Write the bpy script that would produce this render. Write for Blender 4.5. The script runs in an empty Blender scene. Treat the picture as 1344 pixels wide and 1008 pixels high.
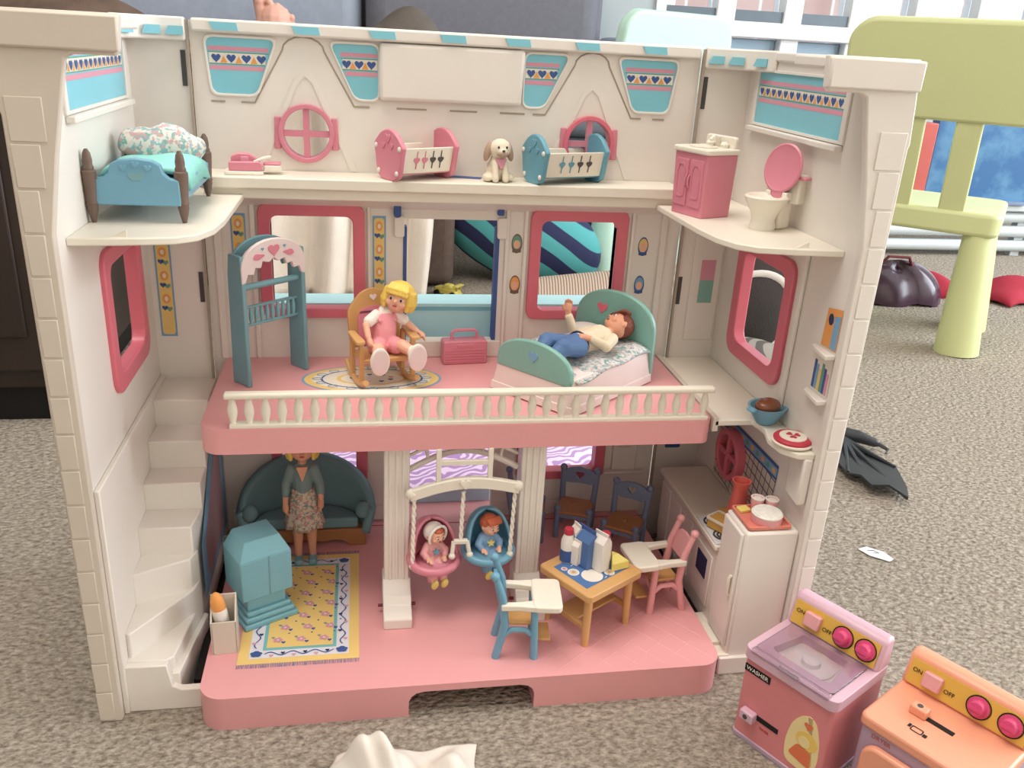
import bpy, bmesh, math, random
from mathutils import Matrix, Vector
random.seed(11)
U = 0.01                                  # all lengths below are centimetres
SC = bpy.context.scene
COL = SC.collection

# ------------------------------------------------------------------ camera
cam_d = bpy.data.cameras.new('camera')
cam = bpy.data.objects.new('camera', cam_d)
COL.objects.link(cam)
YAW, PITCH, ROLL, FPX = 0.1845, 0.3779, 0.0572, 1138.62
CPOS = Vector((-9.10, -58.33, 53.92))
fw = Vector((math.sin(YAW)*math.cos(PITCH), math.cos(YAW)*math.cos(PITCH), -math.sin(PITCH)))
rt = Vector((math.cos(YAW), -math.sin(YAW), 0))
up = rt.cross(fw)
r2 = rt*math.cos(ROLL) + up*math.sin(ROLL)
u2 = -rt*math.sin(ROLL) + up*math.cos(ROLL)
rot = Matrix((r2, u2, -fw)).transposed()
cam.matrix_world = Matrix.Translation(CPOS*U) @ rot.to_4x4()
cam_d.sensor_fit = 'HORIZONTAL'
cam_d.sensor_width = 36
cam_d.lens = FPX/1344*36
cam_d.clip_start = 0.01
cam_d.clip_end = 60
SC.camera = cam

# ------------------------------------------------------------------ light
SC.view_settings.view_transform = 'Standard'
SC.view_settings.look = 'None'
SC.view_settings.gamma = 1
SC.view_settings.use_curve_mapping = False
SC.view_settings.exposure = 0.48
W = bpy.data.worlds.new('world'); SC.world = W
W.use_nodes = True
bgn = W.node_tree.nodes['Background']
bgn.inputs[0].default_value = (0.92, 0.96, 1.0, 1)
bgn.inputs[1].default_value = 1.1

def area(name, loc, target, sx, sy, power, col):
    d = bpy.data.lights.new(name, 'AREA'); d.shape = 'RECTANGLE'
    d.size = sx*U; d.size_y = sy*U; d.energy = power; d.color = col
    o = bpy.data.objects.new(name, d); COL.objects.link(o)
    o.location = Vector(loc)*U
    o.rotation_euler = (Vector(target)-Vector(loc)).to_track_quat('-Z', 'Y').to_euler()
    return o
area('ceiling_light', (-45, 0, 228), (0, 12, 0), 130, 130, 27.0, (1.0, 0.93, 0.86))
area('patio_window_light', (322, 20, 120), (0, 5, 25), 250, 170, 85.0, (0.86, 0.94, 1.0))

# ------------------------------------------------------------------ materials
def lin(c):
    def f(v):
        v /= 255.0
        return v/12.92 if v <= 0.04045 else ((v+0.055)/1.055)**2.4
    r, g, b_ = f(c[0]), f(c[1]), f(c[2]); y = .3*r+.55*g+.15*b_; k = 0.11
    return (r+(y-r)*k, g+(y-g)*k, b_+(y-b_)*k, 1)
MATS = {}
def mat(name, col, rough=0.45, spec=0.5, var=0.06, scale=18, bump=0.0, bscale=200, col2=None, fac=None, sheen=0, trans=0):
    if name in MATS: return MATS[name]
    m = bpy.data.materials.new(name); m.use_nodes = True
    n = m.node_tree.nodes; l = m.node_tree.links; b = n['Principled BSDF']
    tc = n.new('ShaderNodeTexCoord')
    nz = n.new('ShaderNodeTexNoise'); nz.inputs['Scale'].default_value = scale; nz.inputs['Detail'].default_value = 4
    l.new(tc.outputs['Object'], nz.inputs['Vector'])
    rp = n.new('ShaderNodeValToRGB')
    c = lin(col)
    if col2: a, d = c, lin(col2)
    else:
        a = tuple(min(1, x*(1-var)) for x in c[:3])+(1,); d = tuple(min(1, x*(1+var)) for x in c[:3])+(1,)
    lo, hi = fac if fac else (0.3, 0.7)
    rp.color_ramp.elements[0].position = lo; rp.color_ramp.elements[0].color = a
    rp.color_ramp.elements[1].position = hi; rp.color_ramp.elements[1].color = d
    l.new(nz.outputs['Fac'], rp.inputs['Fac'])
    l.new(rp.outputs['Color'], b.inputs['Base Color'])
    b.inputs['Roughness'].default_value = rough
    b.inputs['Specular IOR Level'].default_value = spec
    if sheen: b.inputs['Sheen Weight'].default_value = sheen
    if trans:
        b.inputs['Transmission Weight'].default_value = trans
    if bump:
        n2 = n.new('ShaderNodeTexNoise'); n2.inputs['Scale'].default_value = bscale; n2.inputs['Detail'].default_value = 3
        l.new(tc.outputs['Object'], n2.inputs['Vector'])
        bp = n.new('ShaderNodeBump'); bp.inputs['Strength'].default_value = bump; bp.inputs['Distance'].default_value = 0.002
        l.new(n2.outputs['Fac'], bp.inputs['Height']); l.new(bp.outputs['Normal'], b.inputs['Normal'])
    MATS[name] = m
    return m
def floral(name, base, spots, scale=140, rough=0.85):
    """printed cloth: base colour with blotches of several colours"""
    m = bpy.data.materials.new(name); m.use_nodes = True
    n = m.node_tree.nodes; l = m.node_tree.links; b = n['Principled BSDF']
    tc = n.new('ShaderNodeTexCoord'); prev = None
    for i, c in enumerate(spots):
        mp = n.new('ShaderNodeMapping'); mp.inputs['Location'].default_value = (i*3.1, i*1.7, i*0.9)
        l.new(tc.outputs['Object'], mp.inputs['Vector'])
        nz = n.new('ShaderNodeTexNoise'); nz.inputs['Scale'].default_value = scale*(1+0.3*i); nz.inputs['Detail'].default_value = 2
        l.new(mp.outputs['Vector'], nz.inputs['Vector'])
        rp = n.new('ShaderNodeValToRGB')
        rp.color_ramp.elements[0].position = 0.54; rp.color_ramp.elements[0].color = (0,0,0,1)
        rp.color_ramp.elements[1].position = 0.60; rp.color_ramp.elements[1].color = (1,1,1,1)
        l.new(nz.outputs['Fac'], rp.inputs['Fac'])
        mx = n.new('ShaderNodeMix'); mx.data_type = 'RGBA'
        if prev is None: mx.inputs['A'].default_value = lin(base)
        else: l.new(prev, mx.inputs['A'])
        mx.inputs['B'].default_value = lin(c)
        l.new(rp.outputs['Color'], mx.inputs['Factor'])
        prev = mx.outputs['Result']
    l.new(prev, b.inputs['Base Color'])
    b.inputs['Roughness'].default_value = rough
    return m
def stripes(name, c1, c2, scale, axis=(1, 0, 0), dist=1.5, rough=0.85):
    m = bpy.data.materials.new(name); m.use_nodes = True
    n = m.node_tree.nodes; l = m.node_tree.links; b = n['Principled BSDF']
    tc = n.new('ShaderNodeTexCoord'); w = n.new('ShaderNodeTexWave')
    mp = n.new('ShaderNodeMapping'); mp.inputs['Rotation'].default_value = axis
    l.new(tc.outputs['Object'], mp.inputs['Vector']); l.new(mp.outputs['Vector'], w.inputs['Vector'])
    w.inputs['Scale'].default_value = scale; w.inputs['Distortion'].default_value = dist; w.inputs['Detail'].default_value = 1
    rp = n.new('ShaderNodeValToRGB'); rp.color_ramp.interpolation = 'LINEAR'
    rp.color_ramp.elements[0].position = 0.46; rp.color_ramp.elements[0].color = lin(c1)
    rp.color_ramp.elements[1].position = 0.54; rp.color_ramp.elements[1].color = lin(c2)
    l.new(w.outputs['Fac'], rp.inputs['Fac']); l.new(rp.outputs['Color'], b.inputs['Base Color'])
    b.inputs['Roughness'].default_value = rough
    return m

WHITE = mat('white_plastic', (235, 227, 218), 0.42, 0.45, 0.03, 9)
WHITE2 = mat('cream_plastic', (236, 228, 212), 0.4, 0.45, 0.03, 9)
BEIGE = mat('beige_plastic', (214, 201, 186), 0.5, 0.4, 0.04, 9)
PINK = mat('pink_plastic', (234, 160, 163), 0.35, 0.5, 0.03, 8)
PINK2 = mat('mid_pink_plastic', (222, 130, 150), 0.35, 0.5, 0.03, 8)
HOT = mat('hot_pink_plastic', (228, 106, 126), 0.35, 0.5, 0.03, 8)
ROSE = mat('rose_print', (222, 150, 170), 0.5, 0.3, 0.03)
RED = mat('red_print', (196, 40, 66), 0.45, 0.4, 0.03)
TEAL = mat('teal_panel', (124, 202, 220), 0.4, 0.4, 0.04)
TEALG = mat('teal_grey_plastic', (112, 162, 174), 0.38, 0.5, 0.04)
TEALP = mat('daylit_aqua_plastic', (186, 238, 246), 0.4, 0.4, 0.04)  # aqua paled in the colour, standing in for daylight on the porch parapet
AQUA = mat('aqua_plastic', (114, 174, 188), 0.38, 0.5, 0.03)
GREENT = mat('sea_green_plastic', (126, 182, 170), 0.35, 0.5, 0.03)
BLUE = mat('sky_blue_plastic', (106, 166, 194), 0.35, 0.5, 0.04)
NAVY = mat('slate_blue_plastic', (112, 128, 160), 0.4, 0.5, 0.04)
DBLUE = mat('print_blue', (62, 92, 156), 0.5, 0.3, 0.04)
DKBLUE = mat('dark_navy', (40, 52, 92), 0.5, 0.3, 0.04)
YELL = mat('print_yellow', (240, 202, 112), 0.55, 0.3, 0.03)
LBLUE = mat('print_light_blue', (120, 170, 206), 0.55, 0.3, 0.03)
PALE = mat('print_lavender_white', (226, 222, 232), 0.55, 0.3, 0.03)
PGREEN = mat('print_green', (104, 160, 140), 0.55, 0.3, 0.03)
BLACK = mat('black_gap', (24, 22, 22), 0.6, 0.3, 0.1)
GREYD = mat('dark_grey', (78, 74, 74), 0.5, 0.4, 0.1)
BROWN = mat('brown_post', (112, 90, 78), 0.5, 0.4, 0.08, 30)
TAN = mat('tan_plastic', (206, 152, 84), 0.4, 0.5, 0.05, 12)
TAN2 = mat('light_tan_plastic', (216, 164, 96), 0.4, 0.5, 0.05, 12)
SEATB = mat('brown_seat', (170, 112, 62), 0.45, 0.4, 0.06, 14)
SKIN = mat('doll_skin', (238, 176, 146), 0.45, 0.4, 0.03, 10)
SKIND = mat('doll_skin_tan', (226, 156, 122), 0.45, 0.4, 0.03, 10)
BLONDE = mat('blonde_hair', (238, 200, 70), 0.45, 0.4, 0.12, 60, 0.5, 300)
BRHAIR = mat('brown_hair', (126, 62, 44), 0.5, 0.4, 0.12, 60, 0.5, 300)
REDHAIR = mat('red_hair', (196, 92, 52), 0.5, 0.4, 0.10, 60, 0.5, 300)
ORANGE = mat('orange_print', (240, 160, 70), 0.5, 0.3, 0.04)
MAROON = mat('maroon', (120, 36, 52), 0.4, 0.5, 0.1)
REDFLESH = mat('lip', (190, 80, 80), 0.5, 0.3, 0.03)

# ------------------------------------------------------------------ mesh kit
class MB:
    def __init__(s):
        s.v = []; s.f = []; s.mi = []; s.M = Matrix()
    def at(s, x=0, y=0, z=0, rz=0, rx=0, ry=0):
        s.M = Matrix.Translation((x, y, z)) @ Matrix.Rotation(math.radians(rz), 4, 'Z') @ Matrix.Rotation(math.radians(ry), 4, 'Y') @ Matrix.Rotation(math.radians(rx), 4, 'X')
        return s
    def mx(s, M): s.M = M; return s
    def add(s, vs, fs, m=0):
        o = len(s.v); M = s.M
        s.v += [tuple(M @ Vector(q)) for q in vs]
        s.f += [tuple(i+o for i in f) for f in fs]; s.mi += [m]*len(fs)
        return s
    def bx(s, x0, x1, y0, y1, z0, z1, m=0):
        vs = [(x, y, z) for z in (z0, z1) for y in (y0, y1) for x in (x0, x1)]
        return s.add(vs, [(0,2,3,1),(4,5,7,6),(0,1,5,4),(2,6,7,3),(0,4,6,2),(1,3,7,5)], m)
    @staticmethod
    def p3(ax, p, a):
        return (p[0], p[1], a) if ax == 'z' else ((p[0], a, p[1]) if ax == 'y' else (a, p[0], p[1]))
    def prism(s, poly, ax, a0, a1, m=0):
        n = len(poly)
        vs = [s.p3(ax, q, a0) for q in poly]+[s.p3(ax, q, a1) for q in poly]
        fs = [tuple(range(n))[::-1], tuple(range(n, 2*n))]+[(i, (i+1) % n, n+(i+1) % n, n+i) for i in range(n)]
        return s.add(vs, fs, m)
    def loft(s, pa, za, pb, zb, ax='z', m=0):
        n = len(pa)
        vs = [s.p3(ax, q, za) for q in pa]+[s.p3(ax, q, zb) for q in pb]
        fs = [tuple(range(n))[::-1], tuple(range(n, 2*n))]+[(i, (i+1) % n, n+(i+1) % n, n+i) for i in range(n)]
        return s.add(vs, fs, m)
    def flat(s, poly, ax, a, m=0):
        return s.add([s.p3(ax, q, a) for q in poly], [tuple(range(len(poly)))], m)
    def ring(s, po, pi, ax, a0, a1, m=0):
        n = len(po)
        vs = [s.p3(ax, q, a) for a in (a0, a1) for p in (po, pi) for q in p]
        fs = []
        for i in range(n):
            j = (i+1) % n
            fs += [(i, n+i, n+j, j), (2*n+i, 2*n+j, 3*n+j, 3*n+i), (i, j, 2*n+j, 2*n+i), (n+i, 3*n+i, 3*n+j, n+j)]
        return s.add(vs, fs, m)
    def wall(s, ax, u0, u1, v0, v1, a0, a1, holes, m=0):
        """slab with rectangular holes (u0,u1,v0,v1) or elliptic ones (u,v,ru,rv,'e')"""
        us = {u0, u1}; vs = {v0, v1}; H = []
        for h in holes:
            if len(h) == 5:
                q = (h[0]-h[2]*1.12, h[0]+h[2]*1.12, h[1]-h[3]*1.12, h[1]+h[3]*1.12); H.append(q)
                po, pi = [], []
                for k in range(32):
                    t = 2*math.pi*(k+0.5)/32; c, d = math.cos(t), math.sin(t); e = max(abs(c), abs(d))
                    po.append((h[0]+h[2]*1.12*c/e, h[1]+h[3]*1.12*d/e)); pi.append((h[0]+h[2]*c, h[1]+h[3]*d))
                # corners filled exactly
                po = [(h[0]+h[2]*1.12*max(-1, min(1, math.cos(2*math.pi*(k)/32)*1.4142)), h[1]+h[3]*1.12*max(-1, min(1, math.sin(2*math.pi*k/32)*1.4142))) for k in range(32)]
                pi = [(h[0]+h[2]*math.cos(2*math.pi*k/32), h[1]+h[3]*math.sin(2*math.pi*k/32)) for k in range(32)]
                s.ring(po, pi, ax, a0, a1, m)
            else: H.append(h)
        for h in H: us |= {h[0], h[1]}; vs |= {h[2], h[3]}
        us = sorted(x for x in us if u0 <= x <= u1); vs = sorted(x for x in vs if v0 <= x <= v1)
        for i in range(len(us)-1):
            run = None
            for j in range(len(vs)):
                solid = False
                if j < len(vs)-1:
                    cu = (us[i]+us[i+1])/2; cv = (vs[j]+vs[j+1])/2
                    solid = not any(h[0] < cu < h[1] and h[2] < cv < h[3] for h in H)
                if solid and run is None: run = vs[j]
                if not solid and run is not None:
                    s.prism([(us[i], run), (us[i+1], run), (us[i+1], vs[j]), (us[i], vs[j])], ax, a0, a1, m); run = None
        return s
    def lathe(s, prof, n=20, m=0, sx=1, sy=1, c=(0, 0, 0)):
        vs = []; fs = []; k = len(prof)
        for i in range(n):
            t = 2*math.pi*i/n
            for r, z in prof: vs.append((c[0]+r*sx*math.cos(t), c[1]+r*sy*math.sin(t), c[2]+z))
        for i in range(n):
            j = (i+1) % n
            for q in range(k-1): fs.append((i*k+q, j*k+q, j*k+q+1, i*k+q+1))
        fs.append(tuple(i*k for i in range(n))[::-1]); fs.append(tuple(i*k+k-1 for i in range(n)))
        return s.add(vs, fs, m)
    def tube(s, pts, rad, n=8, m=0, flat=1.0):
        pts = [Vector(q) for q in pts]
        if not hasattr(rad, '__len__'): rad = [rad]*len(pts)
        vs = []; fs = []; up = None
        for i, q in enumerate(pts):
            d = (pts[min(i+1, len(pts)-1)]-pts[max(i-1, 0)]).normalized()
            if up is None: up = Vector((0, 0, 1)) if abs(d.z) < 0.9 else Vector((0, 1, 0))
            a = d.cross(up).normalized(); b = a.cross(d).normalized(); up = b
            for k in range(n):
                t = 2*math.pi*k/n
                vs.append(tuple(q+rad[i]*(a*math.cos(t)+b*math.sin(t)*flat)))
        for i in range(len(pts)-1):
            for k in range(n):
                j = (k+1) % n
                fs.append((i*n+k, i*n+j, (i+1)*n+j, (i+1)*n+k))
        fs.append(tuple(range(n))[::-1]); fs.append(tuple((len(pts)-1)*n+k for k in range(n)))
        return s.add(vs, fs, m)
    def ell(s, c, r, n=14, k=9, m=0):
        if not hasattr(r, '__len__'): r = (r, r, r)
        vs = [(c[0], c[1], c[2]-r[2])]; fs = []
        for i in range(1, k):
            p = math.pi*i/k
            for j in range(n):
                t = 2*math.pi*j/n
                vs.append((c[0]+r[0]*math.sin(p)*math.cos(t), c[1]+r[1]*math.sin(p)*math.sin(t), c[2]-r[2]*math.cos(p)))
        vs.append((c[0], c[1], c[2]+r[2])); L = len(vs)-1
        for j in range(n):
            q = (j+1) % n
            fs.append((0, 1+q, 1+j)); fs.append((L, 1+(k-2)*n+j, 1+(k-2)*n+q))
            for i in range(k-2): fs.append((1+i*n+j, 1+i*n+q, 1+(i+1)*n+q, 1+(i+1)*n+j))
        return s.add(vs, fs, m)
    def limb(s, pts, rad, n=10):
        if not hasattr(rad, '__len__'): rad = [rad]*len(pts)
        s.tube(pts, rad, n)
        for q, r in zip(pts, rad): s.ell(q, r, 10, 7)
        return s
    def sheet(s, fn, nu, nv, m=0):
        vs = [fn(i/nu, j/nv) for j in range(nv+1) for i in range(nu+1)]
        fs = [(j*(nu+1)+i, j*(nu+1)+i+1, (j+1)*(nu+1)+i+1, (j+1)*(nu+1)+i) for j in range(nv) for i in range(nu)]
        return s.add(vs, fs, m)
    def build(s, name, m, parent=None, smooth=True, bevel=0, seg=2, solid=0, remesh=0, sub=0, ang=38, soften=0):
        me = bpy.data.meshes.new(name)
        me.from_pydata([(a*U, b*U, c*U) for a, b, c in s.v], [], s.f)
        for x in (m if isinstance(m, (list, tuple)) else [m]): me.materials.append(x)
        if len(me.materials) > 1: me.polygons.foreach_set('material_index', s.mi)
        b = bmesh.new(); b.from_mesh(me)
        bmesh.ops.recalc_face_normals(b, faces=b.faces); b.to_mesh(me); b.free()
        if smooth:
            me.shade_smooth(); me.set_sharp_from_angle(angle=math.radians(180 if (remesh or sub or solid) else ang))
        o = bpy.data.objects.new(name, me); COL.objects.link(o)
        if parent: o.parent = parent
        if remesh:
            r = o.modifiers.new('remesh', 'REMESH'); r.mode = 'VOXEL'; r.voxel_size = remesh*U; r.use_smooth_shade = True
            sm = o.modifiers.new('smooth', 'SMOOTH'); sm.factor = 0.5; sm.iterations = soften or 3
        if solid:
            q = o.modifiers.new('solid', 'SOLIDIFY'); q.thickness = solid*U; q.offset = 0
        if bevel:
            q = o.modifiers.new('bevel', 'BEVEL'); q.width = bevel*U; q.segments = seg; q.limit_method = 'ANGLE'; q.angle_limit = math.radians(40)
        if sub:
            q = o.modifiers.new('sub', 'SUBSURF'); q.levels = sub; q.render_levels = sub
        return o
def B(): return MB()

def rr(x0, x1, y0, y1, r, n=5):
    if not hasattr(r, '__len__'): r = (r, r, r, r)          # corners: (x1,y1) (x0,y1) (x0,y0) (x1,y0)
    out = []
    for k, (cx, cy) in enumerate(((x1-r[0], y1-r[0]), (x0+r[1], y1-r[1]), (x0+r[2], y0+r[2]), (x1-r[3], y0+r[3]))):
        for i in range(n+1):
            t = math.pi/2*(k+i/n)
            out.append((cx+r[k]*math.cos(t), cy+r[k]*math.sin(t)))
    return out
def el2(cx, cy, rx, ry, n=28): return [(cx+rx*math.cos(2*math.pi*i/n), cy+ry*math.sin(2*math.pi*i/n)) for i in range(n)]
def heart(cx, cy, s, n=18):
    out = []
    for i in range(n):
        t = 2*math.pi*i/n
        out.append((cx+s*math.sin(t)**3, cy+s*(13*math.cos(t)-5*math.cos(2*t)-2*math.cos(3*t)-math.cos(4*t))/16))
    return out

def thing(name, label, cat, loc=(0, 0, 0), rz=0, group=None, rx=0, ry=0):
    o = bpy.data.objects.new(name, None); COL.objects.link(o); o.empty_display_size = 0.02
    o.location = Vector(loc)*U; o.rotation_euler = (math.radians(rx), math.radians(ry), math.radians(rz))
    o['label'] = label; o['category'] = cat
    if group: o['group'] = group
    return o
def tag(o, label, cat, group=None, kind=None, loc=None, rz=0):
    o['label'] = label; o['category'] = cat
    if group: o['group'] = group
    if kind: o['kind'] = kind
    if loc: o.location = Vector(loc)*U; o.rotation_euler = (0, 0, math.radians(rz))
    return o
def struct(o, label, cat):
    o['kind'] = 'structure'; o['label'] = label; o['category'] = cat; return o
def copy_tree(o, parent=None):
    c = o.copy(); COL.objects.link(c); c.parent = parent
    for ch in [x for x in bpy.data.objects if x.parent == o]: copy_tree(ch, c)
    return c
def text(s, size, m, parent, M, name='lettering', depth=0.01):
    cu = bpy.data.curves.new(name, 'FONT'); cu.body = s; cu.size = size*U; cu.align_x = 'CENTER'; cu.align_y = 'CENTER'
    cu.extrude = depth*U
    tmp = bpy.data.objects.new(name, cu); COL.objects.link(tmp)
    bpy.context.view_layer.update()
    me = bpy.data.meshes.new_from_object(tmp.evaluated_get(bpy.context.evaluated_depsgraph_get()))
    me.materials.clear(); me.materials.append(m)
    bpy.data.objects.remove(tmp); bpy.data.curves.remove(cu)
    o = bpy.data.objects.new(name, me); COL.objects.link(o); o.parent = parent
    L, R_, S_ = M.decompose()
    o.matrix_local = Matrix.Translation(L*U) @ R_.to_matrix().to_4x4()
    return o
def RZ(a): return Matrix.Rotation(math.radians(a), 4, 'Z')
def RX(a): return Matrix.Rotation(math.radians(a), 4, 'X')
def RY(a): return Matrix.Rotation(math.radians(a), 4, 'Y')
def TR(x, y, z): return Matrix.Translation((x, y, z))
# ------------------------------------------------------------------ carpet
def carpet():
    m = bpy.data.materials.new('loop_pile_carpet'); m.use_nodes = True
    n = m.node_tree.nodes; l = m.node_tree.links; b = n['Principled BSDF']
    tc = n.new('ShaderNodeTexCoord')
    mp = n.new('ShaderNodeMapping'); mp.inputs['Scale'].default_value = (1.0, 1.5, 1.0); mp.inputs['Rotation'].default_value = (0, 0, 0.5)
    l.new(tc.outputs['Object'], mp.inputs['Vector'])
    nz0 = n.new('ShaderNodeTexNoise'); nz0.inputs['Scale'].default_value = 70; nz0.inputs['Detail'].default_value = 2
    l.new(mp.outputs['Vector'], nz0.inputs['Vector'])
    mixv = n.new('ShaderNodeMix'); mixv.data_type = 'VECTOR'; mixv.inputs['Factor'].default_value = 0.012
    l.new(mp.outputs['Vector'], mixv.inputs['A']); l.new(nz0.outputs['Color'], mixv.inputs['B'])
    vo = n.new('ShaderNodeTexVoronoi'); vo.inputs['Scale'].default_value = 135; vo.feature = 'F1'
    l.new(mixv.outputs['Result'], vo.inputs['Vector'])
    nz = n.new('ShaderNodeTexNoise'); nz.inputs['Scale'].default_value = 150; nz.inputs['Detail'].default_value = 5; nz.inputs['Roughness'].default_value = 0.65
    l.new(mp.outputs['Vector'], nz.inputs['Vector'])
    rp = n.new('ShaderNodeValToRGB')
    e = rp.color_ramp.elements
    e[0].position = 0.33; e[0].color = lin((132, 118, 103)); e[1].position = 0.66; e[1].color = lin((202, 189, 173))
    l.new(nz.outputs['Fac'], rp.inputs['Fac'])
    l.new(rp.outputs['Color'], b.inputs['Base Color'])
    inv = n.new('ShaderNodeMath'); inv.operation = 'SUBTRACT'; inv.inputs[0].default_value = 1.0
    l.new(vo.outputs['Distance'], inv.inputs[1])
    ad = n.new('ShaderNodeMath'); ad.operation = 'ADD'
    l.new(inv.outputs[0], ad.inputs[0]); l.new(nz.outputs['Fac'], ad.inputs[1])
    bp = n.new('ShaderNodeBump'); bp.inputs['Strength'].default_value = 1.0; bp.inputs['Distance'].default_value = 0.005
    l.new(ad.outputs[0], bp.inputs['Height']); l.new(bp.outputs['Normal'], b.inputs['Normal'])
    b.inputs['Roughness'].default_value = 0.95; b.inputs['Specular IOR Level'].default_value = 0.1
    return m
o = B().bx(-260, 330, -130, 330, -3, 0).build('floor', carpet(), smooth=False)
struct(o, 'beige grey loop pile carpet under the dollhouse', 'floor')

# ------------------------------------------------------------------ dollhouse
H = thing('dollhouse', 'open two-storey pink and white plastic dollhouse with hinged side wings', 'dollhouse')
Z1, Z2, ZA, ZS, YB = 3.19, 22.6, 41.3, 39.7, 27.3

# pink base, with the grip notch in its front edge
b = B()
notch = [(-5.5, 0), (-5.5, 1.5), (-5.3, 2.0), (-4.9, 2.35), (-4.2, 2.5), (4.0, 2.5), (4.7, 2.35), (5.1, 2.0), (5.3, 1.5), (5.3, 0)]
b.prism([(-20.4, 0)]+notch+[(20.4, 0), (20.4, Z1), (-20.4, Z1)], 'y', 0, 31)
b.prism(rr(-22.5, -20.4, 0, 31, (0.01, 0.01, 2.0, 0.01), 8), 'z', 0, Z1)
b.prism(rr(20.4, 22.5, 0, 31, (0.01, 0.01, 0.01, 2.0), 8), 'z', 0, Z1)
base = b.build('base', PINK, H)
# embossed floor tiles in the dining corner
b = B()
for k in range(-6, 7):
    for d, e in (((0.80, 0.60), (-0.60, 0.80)), ((0.60, -0.80), (0.80, 0.60))):
        pts = []
        cx, cy = 14+e[0]*k*1.9, 8+e[1]*k*1.9
        t0, t1 = -30.0, 30.0
        for lo, hi, c0, dd in ((7, 21.8, cx, d[0]), (0.7, 20, cy, d[1])):
            a, q = (lo-c0)/dd, (hi-c0)/dd
            t0, t1 = max(t0, min(a, q)), min(t1, max(a, q))
        if t1-t0 > 1:
            b.tube([(cx+d[0]*t0, cy+d[1]*t0, Z1), (cx+d[0]*t1, cy+d[1]*t1, Z1)], 0.05, 4, flat=0.5)
b.build('tile_joint_relief', PINK, base)['kind'] = 'stuff'
B().bx(-23.6, 23.6, 25.9, 26.0, Z1-0.02, Z1+0.04).build('floor_seam', RED, H)
B().bx(-23.55, -22.65, 4.4, 26, 0.0, 1.7).build('hinge_bar', BLACK, H)
B().bx(22.65, 23.75, 5.4, 22, 0.0, 1.7).build('hinge_bar', BLACK, H)

# second floor
b = B()
b.prism(rr(-22.5, 22.5, 9.8, YB, (0.05, 0.05, 1.8, 1.0), 8), 'z', 20.3, Z2)
second = b.build('upper_floor', PINK, H)
# printed oval rug
b = B(); cx, cy = -8.1, 21.0
lay = [(6.7, 3.6, 0), (6.45, 3.42, 1), (5.7, 3.0, 2), (4.9, 2.55, 3), (4.7, 2.42, 2), (3.4, 1.7, 1), (3.0, 1.5, 2)]
for i, (rx_, ry_, mm) in enumerate(lay): b.flat(el2(cx, cy, rx_, ry_, 48), 'z', Z2+0.02+0.008*i, mm)
for i in range(16):
    t = 2*math.pi*i/16
    b.ring(el2(cx+5.2*math.cos(t), cy+2.72*math.sin(t), .5, .32, 10), el2(cx+5.2*math.cos(t), cy+2.72*math.sin(t), .4, .24, 10), 'z', Z2+0.085, Z2+0.09, 0)
for i in range(9):
    t = 2*math.pi*i/9+.3
    b.flat(heart(cx+1.9*math.cos(t), cy+.95*math.sin(t), .28, 10), 'z', Z2+0.09, 3 if i % 3 else 4)
b.build('printed_oval_rug', [LBLUE, YELL, WHITE2, DBLUE, ROSE], second)

# back wall
holes = [(-17.6, -9.8, 27.6, 37.2), (8.9, 16.9, 27.6, 37.2), (-4.8, 4.6, 24.4, 37.0),
         (-17.6, -9.8, 8.6, 18.0), (8.9, 16.9, 8.6, 18.0), (-4.7, 5.2, 2.9, 18.0),
         (-13.9, 44.75, 2.3, 2.45, 'e'), (13.1, 44.75, 2.3, 2.45, 'e')]
back = B().wall('y', -23.7, 23.7, 0, 54.0, YB, YB+1.0, holes).build('back_wall', WHITE, H, smooth=False)
# top rim with clips
rim = B().bx(-23.4, 23.4, 26.4, 28.4, 53.1, 54.2).build('roof_rim', WHITE, H, bevel=0.2)
for x in (-20.7, -13.7, -7.0, -0.6, 5.4, 12.0, 18.6):
    b = B().prism([(x-1.15, 53.95), (x+1.15, 53.95), (x+1.3, 53.3), (x-0.8, 53.3)], 'y', 26.25, 26.5)
    b.build('clip', TEAL, rim)
# attic shelf and cornice
b = B().bx(-22.8, 22.0, 22.6, YB, 40.3, ZA)
b.bx(-22.8, 22.0, 23.2, YB, 39.3, 40.3)
b.bx(-22.8, -19.8, 22.9, YB, 40.2, ZA-0.25)
att = b.build('attic_floor', WHITE2, H, bevel=0.12)
B().prism([(23.5, 39.3), (YB, 39.3), (YB, 37.9), (26.6, 38.3), (25.2, 39.0)], 'x', -23, 22.5).build('cornice', WHITE, H)

# roof panel details in the attic: dormer grooves, teal panes with heart borders
def groove(name, pts, r=0.09, m=None, y=YB):
    return B().tube([(x, y, z) for x, z in pts], r, 5).build(name, m or BEIGE, back)
def archpts(x0, x1, zb, zt, rr_=2.2, lean=0.0):
    w = (x1-x0)/2; c = (x0+x1)/2; out = [(x0, zb)]
    tw = w-lean
    for i in range(9):
        t = math.pi*(1-i/8.0)
        out.append((c+tw*math.cos(t), zt-1.2+1.2*math.sin(t)))
    out.append((x1, zb)); return out
GROOVE = mat('groove_grey', (172, 158, 142), 0.6, 0.2)
groove('dormer_groove', archpts(-18.4, -9.5, 47.3, 53.1, lean=2.6), 0.08, GROOVE)
groove('dormer_groove', archpts(8.6, 17.2, 47.3, 53.1, lean=2.6), 0.08, GROOVE)
for x0, x1 in ((-22.2, -21.0), (-19.6, -18.4), (-9.5, -8.1), (-5.6, -2.8), (-0.6, 2.0), (4.2, 6.6), (7.4, 8.6), (17.2, 18.2), (19.4, 20.6)):
    B().bx(x0, x1, YB-0.06, YB+0.02, 47.22, 47.38).build('slot', GROOVE, back)
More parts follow.
